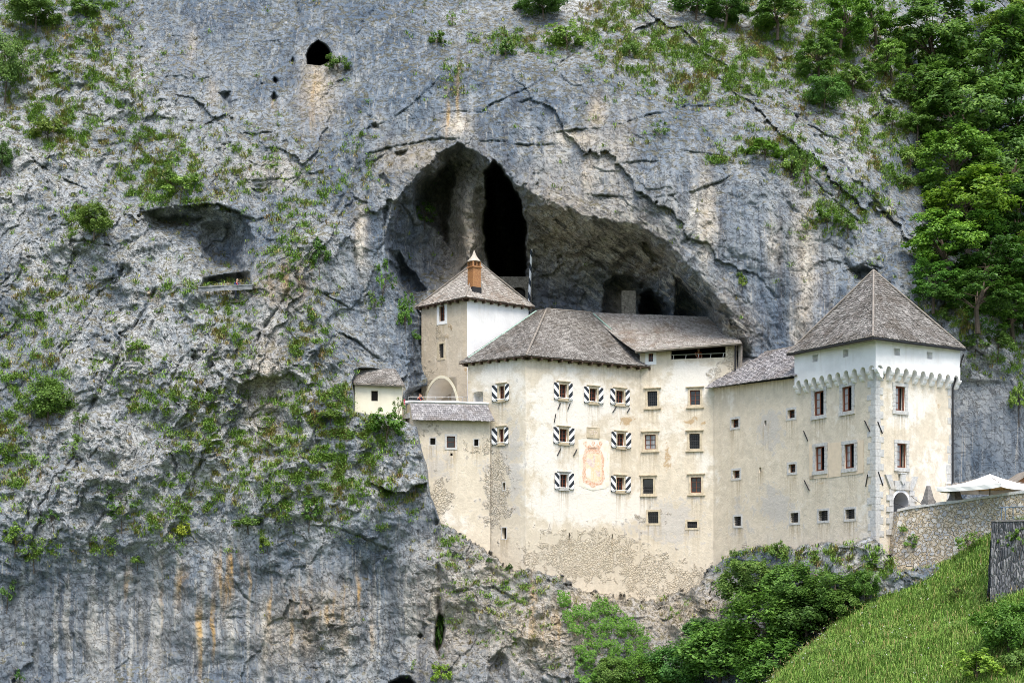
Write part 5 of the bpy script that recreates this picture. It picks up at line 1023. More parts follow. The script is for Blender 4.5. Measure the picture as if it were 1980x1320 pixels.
# hut
hp = P(1978, 935, 103); hu = empty('wooden_hut', (hp[0], hp[1], 5.3), 'small brown wooden hut with a gabled roof behind the parasol', 'hut')
b = MB(); x, y = hp[0], hp[1]; b.box((x + .6, y + 1.2, 6.4), (3.2, 2.4, 2.6)); b.add([(x - 1.0, y - .02, 7.7), (x + 2.2, y - .02, 7.7), (x + .6, y - .02, 8.7)], [(0, 1, 2)]); b.build('wall', plain('hut boards', (.20, .10, .045), .8, .3, 4, .02), hu)
b = MB()
for sx in (-1, 1): q = [Vector((x + .6, y - .5, 8.9)), Vector((x + .6, y + 2.8, 8.9)), Vector((x + .6 + sx * 2.1, y + 2.8, 7.5)), Vector((x + .6 + sx * 2.1, y - .5, 7.5))]; b.box8([v - Vector((0, 0, .1)) for v in q] + q)
b.build('roof', M_LWOOD, hu)
b = MB(); b.box((x - .3, y - .25, 6.3), (.9, .08, .9)); b.box((x + 1.0, y - .25, 6.3), (.9, .08, .9)); b.build('hatch', M_DWOOD, hu)
# slate pier with rail
t = NT('dark slate masonry', .9, .25); q = t.mix(.12, t.scale(t.pos, (8, 8, 2.1)), t.noise(t.pos, 1.5, 3)); vn = t.n('ShaderNodeTexVoronoi', feature='F1'); t.set(vn.inputs['Vector'], q); vn.inputs['Scale'].default_value = 1; sep = t.n('ShaderNodeSeparateColor'); t.set(sep.inputs[0], vn.outputs['Color']); ve = t.voro(q, 1, 'DISTANCE_TO_EDGE'); n = t.noise(t.pos, 5, 5, .7)
c_ = t.ramp(sep.outputs[0], (0, (.07, .075, .085)), (.5, (.14, .145, .155)), (1, (.26, .26, .26))); c_ = t.mix(t.m2('MULTIPLY', t.mr(n, .56, .7), .6), c_, (.36, .36, .34)); M_SLATE = t.out(t.mix(t.mr(ve, .08, 0), c_, (.03, .03, .03)), t.bump(n, .05, .6, t.bump(t.mr(ve, 0, .3), .08)))
sl_ = empty('slate_pier', P(1918, 1145, 84), 'dark slate masonry pier with a blue grey rail beside the meadow', 'masonry pier')
a0, a1, a2 = Vector(P(1917, 1008, 84)), Vector(P(2010, 1003, 82.5)), Vector(P(1935, 1005, 90)); zb_ = -2.5
wA, wB = Wall((a0.x, a0.y), (a1.x, a1.y)), Wall((a2.x, a2.y), (a0.x, a0.y))
def batterwall(w, zb, zt, mat, par, bat=.06):
    o = build_wall(w, zb, zt, mat, par, seed=15, rough=.10, cell=.16)
    c = np.empty(len(o.data.vertices) * 3, np.float32); o.data.vertices.foreach_get('co', c); c = c.reshape(-1, 3); dz = zt - (c[:, 2] + par.location.z); c[:, 0] += w.n.x * bat * dz; c[:, 1] += w.n.y * bat * dz; o.data.vertices.foreach_set('co', c.ravel()); return o
batterwall(wA, zb_, a0.z, M_SLATE, sl_); batterwall(wB, zb_, a0.z, M_SLATE, sl_)
b = MB(); slab(b, [wA.pt(-.05, a0.z + .08, .06), wA.pt(wA.L, a0.z + .08, .06), wA.pt(wA.L, a0.z + .08, -6), wA.pt(-.05, a0.z + .08, -6)], .10); b.build('coping', M_OBE, sl_)
M_BLUE = plain('blue grey rail paint', (.09, .13, .18), .45, .1, 5)
b = MB(); zt = P(1935, 981, 84)[2]; b.tube([wA.pt(.35, zt, -.25), wA.pt(wA.L, zt + .03, -.25)], .035, 6)
for q in (.5, .72, 1.16, 2.2): b.tube([wA.pt(q, a0.z, -.25), wA.pt(q, zt, -.25)], .028, 6)
b.build('railing', M_BLUE, sl_)
# security camera on the corner tower
b = MB(); u_ = wc.u(1829); z_ = wc.z(1829, 933); wc.bx(b, u_ - .12, u_ + .15, z_ - .07, z_ + .07, .08, .30); wc.bx(b, u_ - .02, u_ + .06, z_ - .25, z_, -.02, .10); b.build('security_camera', M_WPAINT, tw)
# ------------------------------------------------------------------ plants
def leaf_mat(name, dark, mid, light, tr=.35):
    t = NT(name, .55, .3); oi = t.n('ShaderNodeObjectInfo')
    c = t.ramp(t.isl, (0, dark), (.5, mid), (1, light)); c = t.mix(1.0, c, oi.outputs['Color'], 'MULTIPLY')
    t.out(c); tl = t.n('ShaderNodeBsdfTranslucent'); t.set(tl.inputs[0], c); mx_ = t.n('ShaderNodeMixShader'); mx_.inputs[0].default_value = tr
    t.t.links.new(t.b.outputs[0], mx_.inputs[1]); t.t.links.new(tl.outputs[0], mx_.inputs[2]); t.t.links.new(mx_.outputs[0], t.t.nodes['Material Output'].inputs[0]); return t.m
M_LEAF = leaf_mat('broad leaves', (.055, .125, .018), (.105, .22, .032), (.19, .32, .055))
M_LEAF2 = leaf_mat('small leaves', (.07, .135, .026), (.125, .23, .042), (.21, .33, .07))
t = NT('grass blades', .7, .2); g_, _, _, _ = t.attr('hue'); r = t.isl
cg = t.ramp(r, (0, (.085, .19, .025)), (.5, (.145, .28, .04)), (1, (.23, .37, .07))); cd = t.ramp(r, (0, (.22, .14, .06)), (.5, (.34, .24, .11)), (1, (.46, .36, .18)))
M_GRASS = t.out(t.mix(g_, cg, cd))
M_BARK = plain('bark', (.085, .068, .05), .95, .35, 6, .03)
def rnd_unit(n):
    v = rng.normal(size=(n, 3)); return v / np.linalg.norm(v, axis=1, keepdims=True)
def leaf_geo(C, Nn, size):
    n = len(C); T = np.cross(Nn, rnd_unit(n)); T /= np.linalg.norm(T, axis=1, keepdims=True) + 1e-9; Bv = np.cross(Nn, T); s = size[:, None]
    V = np.stack([C - T * s * .6, C + Bv * s * .36 + Nn * s * .08, C + T * s * .7 - Nn * s * .12, C - Bv * s * .36 + Nn * s * .08], 1)
    return V.reshape(-1, 3), np.arange(n * 4).reshape(n, 4)
def crown_geo(R, Hc, ncl, nleaf, ls, flat=.55, squash=1.0, low=-.8):
    u = rnd_unit(ncl * 3); u = u[u[:, 2] > low][:ncl]; rad = rng.uniform(.35, 1, len(u)) ** .55; lump = 1 + .28 * np.sin(u[:, 0] * 4 + rng.uniform(0, 6)) * np.sin(u[:, 1] * 5 + u[:, 2] * 3)
    cc = u * (rad * lump)[:, None] * R * .86; cc[:, 2] *= squash
    w = rng.uniform(.5, 1.6, len(cc)); w /= w.sum(); k = rng.choice(len(cc), nleaf, p=w); sz = R * rng.uniform(.14, .30, len(cc))[k]
    off = rnd_unit(nleaf) * (rng.uniform(0, 1, nleaf) ** .5 * sz)[:, None]; off[:, 2] *= flat; off[:, 2] -= .35 * (off[:, 0] ** 2 + off[:, 1] ** 2) / (sz + 1e-6)
    Cn = cc[k] + off; N_ = Cn / (np.linalg.norm(Cn, axis=1, keepdims=True) + 1e-6) * .55 + rnd_unit(nleaf) * .65 + np.array([0, -.1, .75]); N_ /= np.linalg.norm(N_, axis=1, keepdims=True)
    Cn[:, 2] += Hc; V, Q = leaf_geo(Cn, N_, ls * rng.uniform(.6, 1.3, nleaf)); return V, Q, cc + np.array([0, 0, Hc])
PROTO = {}
def limb_mesh(cc, Hc, R, n, r0):
    b = MB(); top = Vector((rng.normal() * .1 * R, rng.normal() * .1 * R, Hc + .3 * R)); b.tube([(0, 0, -.4 * R), (0.03 * R, 0, Hc * .4), top * .8, top], [r0 * 1.25, r0, r0 * .6, r0 * .25], 7)
    for c in cc[:n]:
        s0 = Vector((0, 0, Hc * .35)) + (top - Vector((0, 0, Hc * .35))) * rng.uniform(.0, .7); c = Vector(c); m = s0.lerp(c, .5) + Vector((0, 0, .1 * R)); b.tube([s0, m, c], [r0 * .45, r0 * .28, r0 * .1], 5)
    me = bpy.data.meshes.new('trunk'); me.from_pydata(b.v, [], b.f); me.materials.append(M_BARK); return me
def proto(key, R, Hc, ncl, nleaf, ls, mat, limbs, r0, **k):
    V, Q, cc = crown_geo(R, Hc, ncl, nleaf, ls, **k); me = npmesh('crown', V, Q); me.materials.append(mat); PROTO[key] = (me, limb_mesh(cc, Hc, R, limbs, r0), R, Hc)
for i in range(4): proto('tree%d' % i, 2.6, 3.2, 64 + 8 * i, 9000, .19, M_LEAF, 16, .13, squash=[1.1, 1.35, 1.0, 1.2][i])
for i in range(3): proto('bush%d' % i, 2.0, 1.6, 85, 9500, .13, M_LEAF2, 14, .06, squash=.95, flat=.95)
for i in range(4): proto('shrub%d' % i, .8, .5, 30 + 4 * i, 1300, .105, M_LEAF2, 10, .025, squash=[.8, 1.0, .7, .9][i], flat=.85, low=-.35)
for i in range(3): proto('airy%d' % i, .8, .7, 20, 560, .10, M_LEAF2, 15, .02, squash=1.15, flat=.9, low=-.7)
SEEN = set()
def plant(key, pos, sx, sz, name, cat, label, group, tint=(1, 1, 1)):
    assert label not in SEEN, label
    SEEN.add(label)
    cm, tm, R, Hc = PROTO[key]; o = empty(name, pos, label, cat, group); o.rotation_euler = (rng.normal() * .06, rng.normal() * .06, rng.uniform(0, 6.28)); o.scale = (sx, sx, sz)
    for nm, me in (('crown', cm), ('trunk', tm)):
        c = bpy.data.objects.new(nm, me); COL.objects.link(c); c.parent = o; c.color = (*tint, 1)
    return o
GRN, BRT, DRKG, YEL, BLU = (1, 1, 1), (1.5, 1.4, 1.3), (.62, .72, .7), (2.2, 1.55, .8), (.75, .9, 1.15)
cnt = [0]
def on_cliff(kind, px, py, wpx, hpx, label, tint=GRN, name='shrub', cat='shrub', group='shrubs growing on the cliff', Y=None):
    """px,py: centre of the crown in the photo; the foot stands on the rock below it"""
    cnt[0] += 1; n = {'tree': 4, 'bush': 3, 'shrub': 4, 'airy': 3}[kind]; key = kind + str(cnt[0] % n); _, _, R, Hc = PROTO[key]
    yb = py + hpx * (.5 if kind != 'tree' else .62); Yc = float(cliffY(px, yb)) if Y is None else Y
    if kind in ('shrub', 'airy'): Yc = min(Yc, float(cliffY(px, py)) + .3)
    s = wpx / 2 * Yc / F / R; sz = hpx * Yc / F / (Hc + R * .95)
    p = Vector(P(px, yb, Yc)); 
    if kind in ('tree', 'bush'): p.y -= R * s * .35
    else: p.y -= .05
    return plant(key, p, s, max(sz, s * .6), name, cat, label, group, tint)
SH = [('bush',75,20,120,70,'large leafy bush at the top corner of the cliff far from the castle',GRN),('bush',15,120,80,120,'tall bush at the edge of the photo below the top corner bush',GRN),('shrub',165,14,70,36,'low wide shrub on the cliff top between two pale boulders',GRN),('bush',5,300,50,60,'dark shrub cut by the photo edge above a rock overhang',DRKG),
('airy',240,162,34,36,'small airy shrub on open rock some way below the cliff top',GRN),('shrub',95,245,80,60,'wide olive shrub above the long grassy ledge near the photo edge',(1.2,1.0,.9)),('airy',268,266,34,36,'small airy shrub above the bright round one, on bare rock',GRN),('shrub',350,358,76,50,'bright green round shrub on a dry grass ledge above the walkway recess',BRT),
('shrub',325,345,50,36,'dull green low shrub touching the bright shrub over the walkway recess',GRN),('bush',186,422,80,64,'big grey green shrub beside the walkway recess',(1.15,1.05,.95)),('shrub',618,492,46,70,'dark upright shrub on the rock rib between recess and big cave',(.7,.85,.8)),('shrub',654,122,54,38,'shrub at the lip of the round hole high in the cliff',GRN),
('bush',98,768,100,84,'largest leafy shrub on the lower open slabs, with a dark hollow behind',(1.1,1.1,1)),('shrub',268,666,44,32,'neat bright shrub alone in the middle of the grey slabs',BRT),('airy',142,862,56,50,'thin pale shrub below the largest slab shrub',(1.2,1.2,1.1)),('airy',154,808,36,34,'small thin shrub under the largest slab shrub',GRN),
('airy',236,978,78,74,'loose branchy shrub above the streaked wall',DRKG),('airy',104,1002,44,52,'narrow dark young conifer like shrub on the slab',(.6,.75,.6)),('shrub',30,1035,60,56,'bright shrub of two lobes near the photo edge above the streaked wall',BRT),('airy',66,1062,66,66,'airy shrub beside the two lobed shrub above the streaked wall',GRN),('shrub',14,1140,44,66,'dark shrub cut by the photo edge over the streaked wall',DRKG),
('shrub',354,1022,44,48,'yellow flowering shrub at the top of the ochre streaks',YEL),('shrub',266,1080,42,30,'bright low shrub on the grassy rim of the streaked wall',BRT),('shrub',518,1048,40,36,'round shrub with yellow flowers just above the streaked wall',(1.4,1.2,.9)),('shrub',598,990,56,50,'dark round shrub in the green gully under the outbuilding slope',(.8,.95,.8)),
('shrub',480,1012,70,24,'low creeping shrub along the gully above the streaked wall',GRN),('airy',738,540,50,100,'tall airy shrub hanging on the rock beside the big cave mouth',(.85,1,.85)),('airy',726,580,40,50,'short airy shrub at the foot of the one beside the cave mouth',GRN),('shrub',783,606,40,72,'dark climbing shrub with pale flowers next to the rear tower',(.8,1,.7)),('shrub',800,648,30,30,'small dark shrub at the foot of the rear tower edge',(.8,1,.7)),
('shrub',748,820,80,64,'wide shrub below the outbuilding and against the terrace block',(.85,1,.8)),('airy',770,790,36,50,'upright sprig of shrub in front of the outbuilding corner',GRN),('shrub',655,762,30,34,'small shrub against the uphill side of the outbuilding',GRN),('shrub',640,800,60,36,'low shrub on the slope beneath the outbuilding',(1.0,.95,.8)),('airy',822,412,56,44,'white flowered shrub inside the big cave mouth',(.8,.9,.8)),('airy',940,330,14,40,'trailing sprig hanging from the ceiling of the big cave',(.5,.7,.5)),
('shrub',978,94,46,36,'rounded shrub on the ledge above the big cave',(1.1,1.15,1.2)),('shrub',1095,66,84,64,'large rounded shrub above the long diagonal crack',BRT),('bush',1050,10,100,50,'dark bush at the top edge above the long diagonal crack',DRKG),('shrub',845,72,36,34,'small shrub left on bare rock high above the big cave apex',GRN),('airy',876,36,26,34,'tiny airy shrub at the cliff top above the big cave apex',BRT),('shrub',1216,90,36,46,'small shrub at the upper end of the diagonal crack',GRN),('airy',1212,66,26,30,'thin sprig above the small shrub at the diagonal crack',BRT),
('airy',1276,250,44,36,'faint airy shrub on the smooth wall over the brow',GRN),('shrub',1436,544,24,26,'little yellowish shrub on the smooth wall above the wing roof',(1.3,1.1,.8)),('shrub',1430,530,12,14,'tiny tuft like shrub just above the little yellowish one',GRN),('shrub',1345,8,120,60,'dark shrub hanging over the top edge of the cliff',(.75,.9,.85)),
('shrub',1480,290,80,36,'long low shrub along the sloping ledge over the brow',(1.1,1.2,.8)),('airy',1560,320,64,110,'tall airy shrub at the end of the sloping ledge',GRN),('shrub',1530,318,50,40,'dense round shrub in the middle of the sloping ledge',BRT),('airy',1620,370,60,44,'airy shrub on the rib below the sloping ledge',GRN),('shrub',1600,418,56,40,'shrub on the lower ledge over the corner tower side',(1,1.05,.8)),('shrub',1640,435,40,36,'small shrub beside the lower ledge over the corner tower',GRN),
('bush',1590,180,90,60,'shrub over the pale bare slab high on the wooded rim',(.8,1,.9)),('shrub',1650,150,100,70,'broad shrub spreading on the rim above the pale slab',GRN),('shrub',1725,230,56,46,'shrub among pale outcrops below the rim',GRN),('shrub',1760,305,60,50,'shrub on the pale outcrop edge beside the wood',BRT),('shrub',1745,345,50,40,'second shrub down the pale outcrop edge beside the wood',GRN),('shrub',1970,765,50,80,'bright shrub on the rock face behind the hut',BRT),('shrub',1885,660,60,40,'low shrub on the rocks just beyond the corner tower eave',GRN),('shrub',1930,660,70,46,'bushy shrub on the rocks above the hut',GRN),('shrub',1820,610,50,40,'shrub on the rock just above the corner tower roof slope',GRN),
('airy',800,1300,36,60,'thin sapling growing by the low cave at the foot of the cliff',GRN),('shrub',857,1298,46,50,'yellow green bush at the foot of the dark fissure',(1.6,1.5,.8)),('shrub',848,1220,20,80,'dark fern like shrub inside the vertical fissure',(.5,.7,.5)),('airy',42,1308,24,36,'tiny conifer seedling at the bottom of the streaked wall',(.5,.7,.6)),('shrub',985,1095,14,16,'little tuft shrub at the castle foot under the long slit',DRKG),('shrub',945,1082,16,14,'little tuft shrub at the bottom corner of the castle base',DRKG),
('shrub',1500,1065,40,40,'spindly shrub against the base of the connecting wing',(1,1,.9)),('shrub',1420,1068,24,24,'small shrub at the foot of the gallery block corner',GRN),('airy',210,950,30,30,'wisp of shrub beside the loose branchy one',GRN),('shrub',110,40,0,0,'',GRN)]
for k, x, y, w, h, lab, tn in SH:
    if w: on_cliff(k, x, y, w, h, lab, tn)
TR = [(1890,120,170,170,'tall tree on the upper wooded rim under pale outcrops',GRN),(1790,60,150,130,'tree with visible forked trunk at the top of the wooded rim',GRN),(1960,30,110,110,'yellowish tree at the top corner of the wood',(1.5,1.25,.9)),(1620,40,130,120,'upright tree at the cliff top over the pale slab',(1.1,1.15,.9)),(1500,20,120,90,'spreading tree on the cliff top above the grassy ledges',GRN),(1690,30,120,110,'light tree on the cliff top between the upright tree and forked tree',(1.15,1.15,1)),(1400,15,110,70,'dark tree over the cliff top above the brow',DRKG),(1580,110,110,90,'slender tree before pale outcrops on the rim',GRN),
 (1855,210,150,140,'round tree in the middle of the wooded slope',GRN),(1950,200,130,150,'tree at the photo edge in the middle of the wooded slope',(.9,1,.9)),(1790,170,100,90,'small tree at the open edge of the wood',GRN),(1840,310,130,120,'bright tree at the front edge of the wood',(1.2,1.2,1)),(1930,330,160,140,'wide tree behind the bright front edge tree',GRN),(1980,300,120,140,'tree cut by the photo edge above the dark hollow',DRKG),(1860,390,150,110,'tree with a yellow green top over the dark hollow',(1.5,1.35,.8)),(1960,420,150,130,'dark green tree at the photo edge over the dark hollow',DRKG),
 (1820,460,120,100,'bright leafy tree nearest the corner tower roof tip',(1.35,1.4,.9)),(1900,480,140,110,'dark tree in the hollow behind the corner tower',(.5,.62,.55)),(1975,520,110,120,'olive tree at the photo edge beside the corner tower',(.95,.85,.7)),(1800,540,80,70,'low tree hugging the corner tower roof',(.8,1,.9)),(1880,560,130,90,'spreading tree above the pale rocks beside the corner tower',DRKG),(1950,590,110,80,'bushy tree just above the rocks over the hut',(.9,1,.8)),(1770,230,80,80,'young tree between the rim and the front edge of the wood',GRN),(1720,110,90,80,'young tree before the pale outcrops on the rim',BRT)]
for x, y, w, h, lab, tn in TR: on_cliff('tree', x, y, w * (1.3 if x > 1780 else .85), h * (1.25 if x > 1780 else .9), lab, tn, 'tree', 'tree', 'trees on the wooded slope')
# bushes in the ravine under the castle
BU = [(1445,1122,130,104,'leafy bush against the dark rock below the wing wall',GRN),(1530,1128,130,96,'bush directly below the connecting wing windows',(.9,1.05,.9)),(1610,1140,120,90,'bush below the corner tower base rocks',(.9,1,.9)),(1672,1128,64,70,'trailing bush at the foot of the corner tower quoins',(.85,1,.8)),(1560,1180,150,110,'dark green bush behind the meadow crest',DRKG),(1480,1200,190,150,'large dense dark bush in the middle of the ravine',(.85,1,.75)),(1640,1165,90,70,'small bush where rock meets the meadow crest',(.9,.95,.8)),
 (1390,1260,190,140,'broad dark bush at the bottom of the ravine',(.8,1,.75)),(1500,1280,170,130,'bush at the bottom touching the meadow slope',(.75,.95,.7)),(1310,1290,120,110,'blue green bush between ivy and the broad ravine bush',(.7,1,1.1)),(1350,1215,70,50,'little blue green shrub under tan boulders',(.7,.95,1.1)),(1240,1300,100,90,'low bush at the bottom below the ivy',(.85,1,.7)),(1290,1316,70,40,'yellow green bush at the bottom edge under the ravine bushes',(1.6,1.5,.9)),(1180,1300,90,70,'bush at the foot of the ivy covered rock',GRN)]
for i, (x, y, w, h, lab, tn) in enumerate(BU):
    cnt[0] += 1; key = 'bush%d' % (i % 3); _, _, R, Hc = PROTO[key]; Yc = min(float(cliffY(x, y)), float(cliffY(x, y + h * .4))) - w / 2 * 108 / F * .55; s = w / 2 * Yc / F / R * 1.08; sz = h * Yc / F / (2 * R) * 1.05
    c = Vector(P(x, y, Yc)); plant(key, c - Vector((0, 0, Hc * sz)), s, sz, 'bush', 'bush', lab, 'bushes in the ravine under the castle', tn)

# ------------------------------------------------------------------ meadow slope
def wp(px, py, Y): p = P(px, py, Y); return (p[0], p[1], p[2])
MC = np.array([wp(1725,1112,100.3), wp(1790,1100,99.4), wp(1850,1084,98.2), wp(1925,1012,95.5), wp(1990,1000,93), wp(1640,1195,93.5), wp(1500,1320,86), wp(1560,1262,90), wp(1700,1320,79), wp(1850,1320,75), wp(1980,1320,72), wp(1980,1150,82), wp(1850,1200,86),wp(1750,1200,91), wp(1850,1120,93.5), wp(1680,1150,97),
 (12, 95, -11), (14, 100, -9), (20, 100, -4.5), (8, 85, -12), (10, 70, -12), (20, 62, -8.5), (26, 55, -8), (40, 95, 6), (50, 80, 5), (36, 66, -3.2), (60, 100, 9), (28, 104, 1.2), (34, 104, 3), (45, 60, -2)])
def rbf2(cp, X, Y):
    p = cp[:, :2] / 20; n = len(p); r = np.linalg.norm(p[:, None] - p[None], axis=2); A = np.zeros((n + 3, n + 3)); A[:n, :n] = r - np.eye(n) * .01; A[:n, n] = 1; A[:n, n + 1:] = p; A[n, :n] = 1; A[n + 1:, :n] = p.T
    w = np.linalg.solve(A, np.r_[cp[:, 2], 0, 0, 0]); q = np.stack([X.ravel(), Y.ravel()], 1) / 20; R = np.linalg.norm(q[:, None] - p[None], axis=2); return (R @ w[:n] + w[n] + q @ w[n + 1:]).reshape(X.shape)
mgx = np.arange(6, 62, .5); mgy = np.arange(50, 106, .5); MX, MY = np.meshgrid(mgx, mgy)
MZ = rbf2(MC, MX, MY) + .25 * fbm(MX / 3, MY / 3, 95, 3) + .06 * fbm(MX / .8, MY / .8, 96, 2); MZ = MZ - sstep(MY, 101, 106) * 2.5
def meadow_z(x, y): return bil(MZ, mgx, mgy, np.asarray(x, float), np.asarray(y, float))
n_ = MX.shape; I = np.arange(MX.size).reshape(n_); Q = np.stack([I[:-1, :-1], I[:-1, 1:], I[1:, 1:], I[1:, :-1]], -1).reshape(-1, 4)
t = NT('meadow turf', .95, .1); n1 = t.noise(t.pos, .5, 6); n2 = t.noise(t.pos, 5, 5, .7); c = t.ramp(n1, (.35, (.035, .075, .012)), (.55, (.06, .11, .018)), (.75, (.13, .12, .045))); M_TURF = t.out(c, t.bump(n2, .1))
tag(link('meadow', npmesh('meadow', np.stack([MX, MY, MZ], -1).reshape(-1, 3), Q, smooth=True), M_TURF), 'steep grassy meadow slope rising to the castle approach wall', 'meadow', kind='structure')
def blades(pos, length, width, lean, hue, seg2=True):
    n = len(pos); d = rnd_unit(n); d[:, 2] = 0; d /= np.linalg.norm(d, axis=1, keepdims=True) + 1e-9; side = np.stack([-d[:, 1], d[:, 0], d[:, 2] * 0], 1)
    L = length[:, None]; w = width[:, None]; m = pos + np.array([0, 0, 1]) * L * .6 + d * L * lean[:, None] * .3; tp = pos + np.array([0, 0, 1]) * L * (1 - .45 * lean[:, None]) + d * L * lean[:, None]
    V = np.stack([pos - side * w, pos + side * w, m + side * w * .8, m - side * w * .8, tp], 1).reshape(-1, 3); b = np.arange(n)[:, None] * 5
    return V, b + np.array([[0, 1, 2, 3]]), b + np.array([[3, 2, 4]]), np.repeat(np.stack([hue, hue * 0, hue * 0, hue * 0 + 1], 1), 5, 0)
# visible part of the slope only
N = 420000; bx_r = rng.uniform(8, 50, N); by_r = rng.uniform(66, 101.5, N); bz = meadow_z(bx_r, by_r); ipx = CX + F * bx_r / by_r; ipy = HY - F * bz / by_r
cl_ = fbm(bx_r / 2.5, by_r / 2.5, 97, 3); okm = (ipx > 1440) & (ipx < 2330) & (ipy < 1420) & (rng.uniform(size=N) < .55 + .5 * cl_)
pb = np.stack([bx_r, by_r, bz], 1)[okm]; k = len(pb); hue = np.clip(rng.normal(.02 + .26 * np.clip(fbm(pb[:, 0] / 1.2, pb[:, 1] / 2.0, 108, 3), 0, 1), .13), 0, .8)
V1, Q1, T1, H1 = blades(pb, rng.uniform(.18, .48, k) * (1 + .7 * cl_[okm]), rng.uniform(.008, .017, k), rng.uniform(.2, 1.25, k), hue)
ns = 3600; j = rng.choice(k, ns); V2, Q2, T2, H2 = blades(pb[j], rng.uniform(.5, .85, ns), rng.uniform(.006, .009, ns), rng.uniform(.2, .7, ns), rng.uniform(.75, 1, ns))
tipc = V2.reshape(-1, 5, 3)[:, 4]; V3, Q3, T3, H3 = blades(tipc - np.array([0, 0, .1]), rng.uniform(.14, .22, ns), rng.uniform(.008, .013, ns), rng.uniform(.2, .9, ns), rng.uniform(.85, 1, ns))
def joinmesh(name, parts, mat):
    V, Q, T, H = [], [], [], []; o = 0
    for (v, q, t_, h) in parts: V.append(v); Q.append(q + o); T.append(t_ + o); H.append(h); o += len(v)
    return link(name, npmesh(name, np.concatenate(V), np.concatenate(Q), np.concatenate(T), attrs={'hue': np.concatenate(H)}), mat)
tag(joinmesh('meadow_grass', [(V1, Q1, T1, H1), (V2, Q2, T2, H2), (V3, Q3, T3, H3)], M_GRASS), 'tall meadow grass with pale seed heads on the slope below the approach wall', 'grass', kind='stuff')
nf = 260; j = rng.choice(k, nf); pf = pb[j] + np.stack([rng.normal(0, .02, nf), rng.normal(0, .02, nf), rng.uniform(.3, .55, nf)], 1); Cf = np.repeat(pf, 5, 0) + rng.normal(0, .03, (nf * 5, 3)); Vf, Qf = leaf_geo(Cf, np.tile([[0, -.5, .86]], (nf * 5, 1)) + rng.normal(0, .1, (nf * 5, 3)), np.full(nf * 5, .034))
tag(link('meadow_flowers', npmesh('meadow_flowers', Vf, Qf), M_WPAINT), 'tiny white flowers scattered through the meadow grass', 'flowers', kind='stuff')
wm_ = fbm(pb[:, 0] / 1.6, pb[:, 1] / 2.2, 109, 3); js = rng.choice(np.flatnonzero(wm_ > .12), 900); C_ = np.repeat(pb[js], 22, 0) + rng.normal(0, 1, (900 * 22, 3)) * np.array([.25, .25, .10]) + np.array([0, 0, .2]); N_ = rnd_unit(len(C_)) * .5 + np.array([0, -.3, .8]); N_ /= np.linalg.norm(N_, axis=1, keepdims=True)
V, Q = leaf_geo(C_, N_, rng.uniform(.05, .12, len(C_))); tag(link('meadow_weeds', npmesh('meadow_weeds', V, Q), M_LEAF2), 'leafy weeds mixed into the meadow grass', 'weeds', kind='stuff')
def on_meadow(key, px, py, wpx, hpx, label, tint=GRN, name='shrub', group='shrubs in the meadow'):
    ys = np.linspace(62, 101, 400); yb = py + hpx / 2; x = (px - CX) * ys / F; z = (HY - yb) * ys / F; i = int(np.argmin(np.abs(meadow_z(x, ys) - z))); _, _, R, Hc = PROTO[key]; Yc = ys[i]
    s = wpx / 2 * Yc / F / R; plant(key, P(px, yb, Yc), s, hpx * Yc / F / (Hc + R * .95), name, 'shrub', label, group, tint)
on_meadow('bush0', 1950, 1205, 130, 110, 'round glossy broadleaf shrub in the meadow under the slate pier', (.8, 1, .7)); on_meadow('shrub1', 1890, 1285, 110, 60, 'low yellow green shrub in the meadow at the photo bottom', (1.6, 1.5, .9)); on_meadow('airy1', 1870, 1045, 56, 50, 'young sapling against the rubble retaining wall', (1.2, 1.25, .9)); on_meadow('airy2', 1850, 1138, 60, 36, 'thin patch of sapling shoots in the middle of the meadow', GRN); on_meadow('shrub2', 1965, 1270, 70, 50, 'leafy shrub beneath the round glossy one in the meadow', GRN)
for key, px, py, w, h, lab, Yd in (('shrub0', 1945, 1046, 34, 36, 'clump of green plants growing out of the slate pier top', 83.8), ('airy0', 1972, 1040, 50, 60, 'tall weedy plant spilling down the slate pier', 83.0), ('shrub3', 1888, 952, 0, 0, '', 0), ('shrub1', 1762, 1048, 44, 34, 'leafy plant rooted in the rubble wall under the gate', 99.6), ('shrub2', 1745, 1020, 20, 24, 'small leafy plant in the rubble wall corner by the gate', 99.8), ('shrub3', 1851, 968, 22, 20, 'bright small shrub between the obelisk and the parasol pole', 99.5)):
    if w:
        _, _, R, Hc = PROTO[key]; s = w / 2 * Yd / F / R; plant(key, P(px, py + h / 2, Yd), s, h * Yd / F / (Hc + R), 'shrub', 'shrub', lab, 'plants on the approach masonry', (1.1, 1.15, .9))

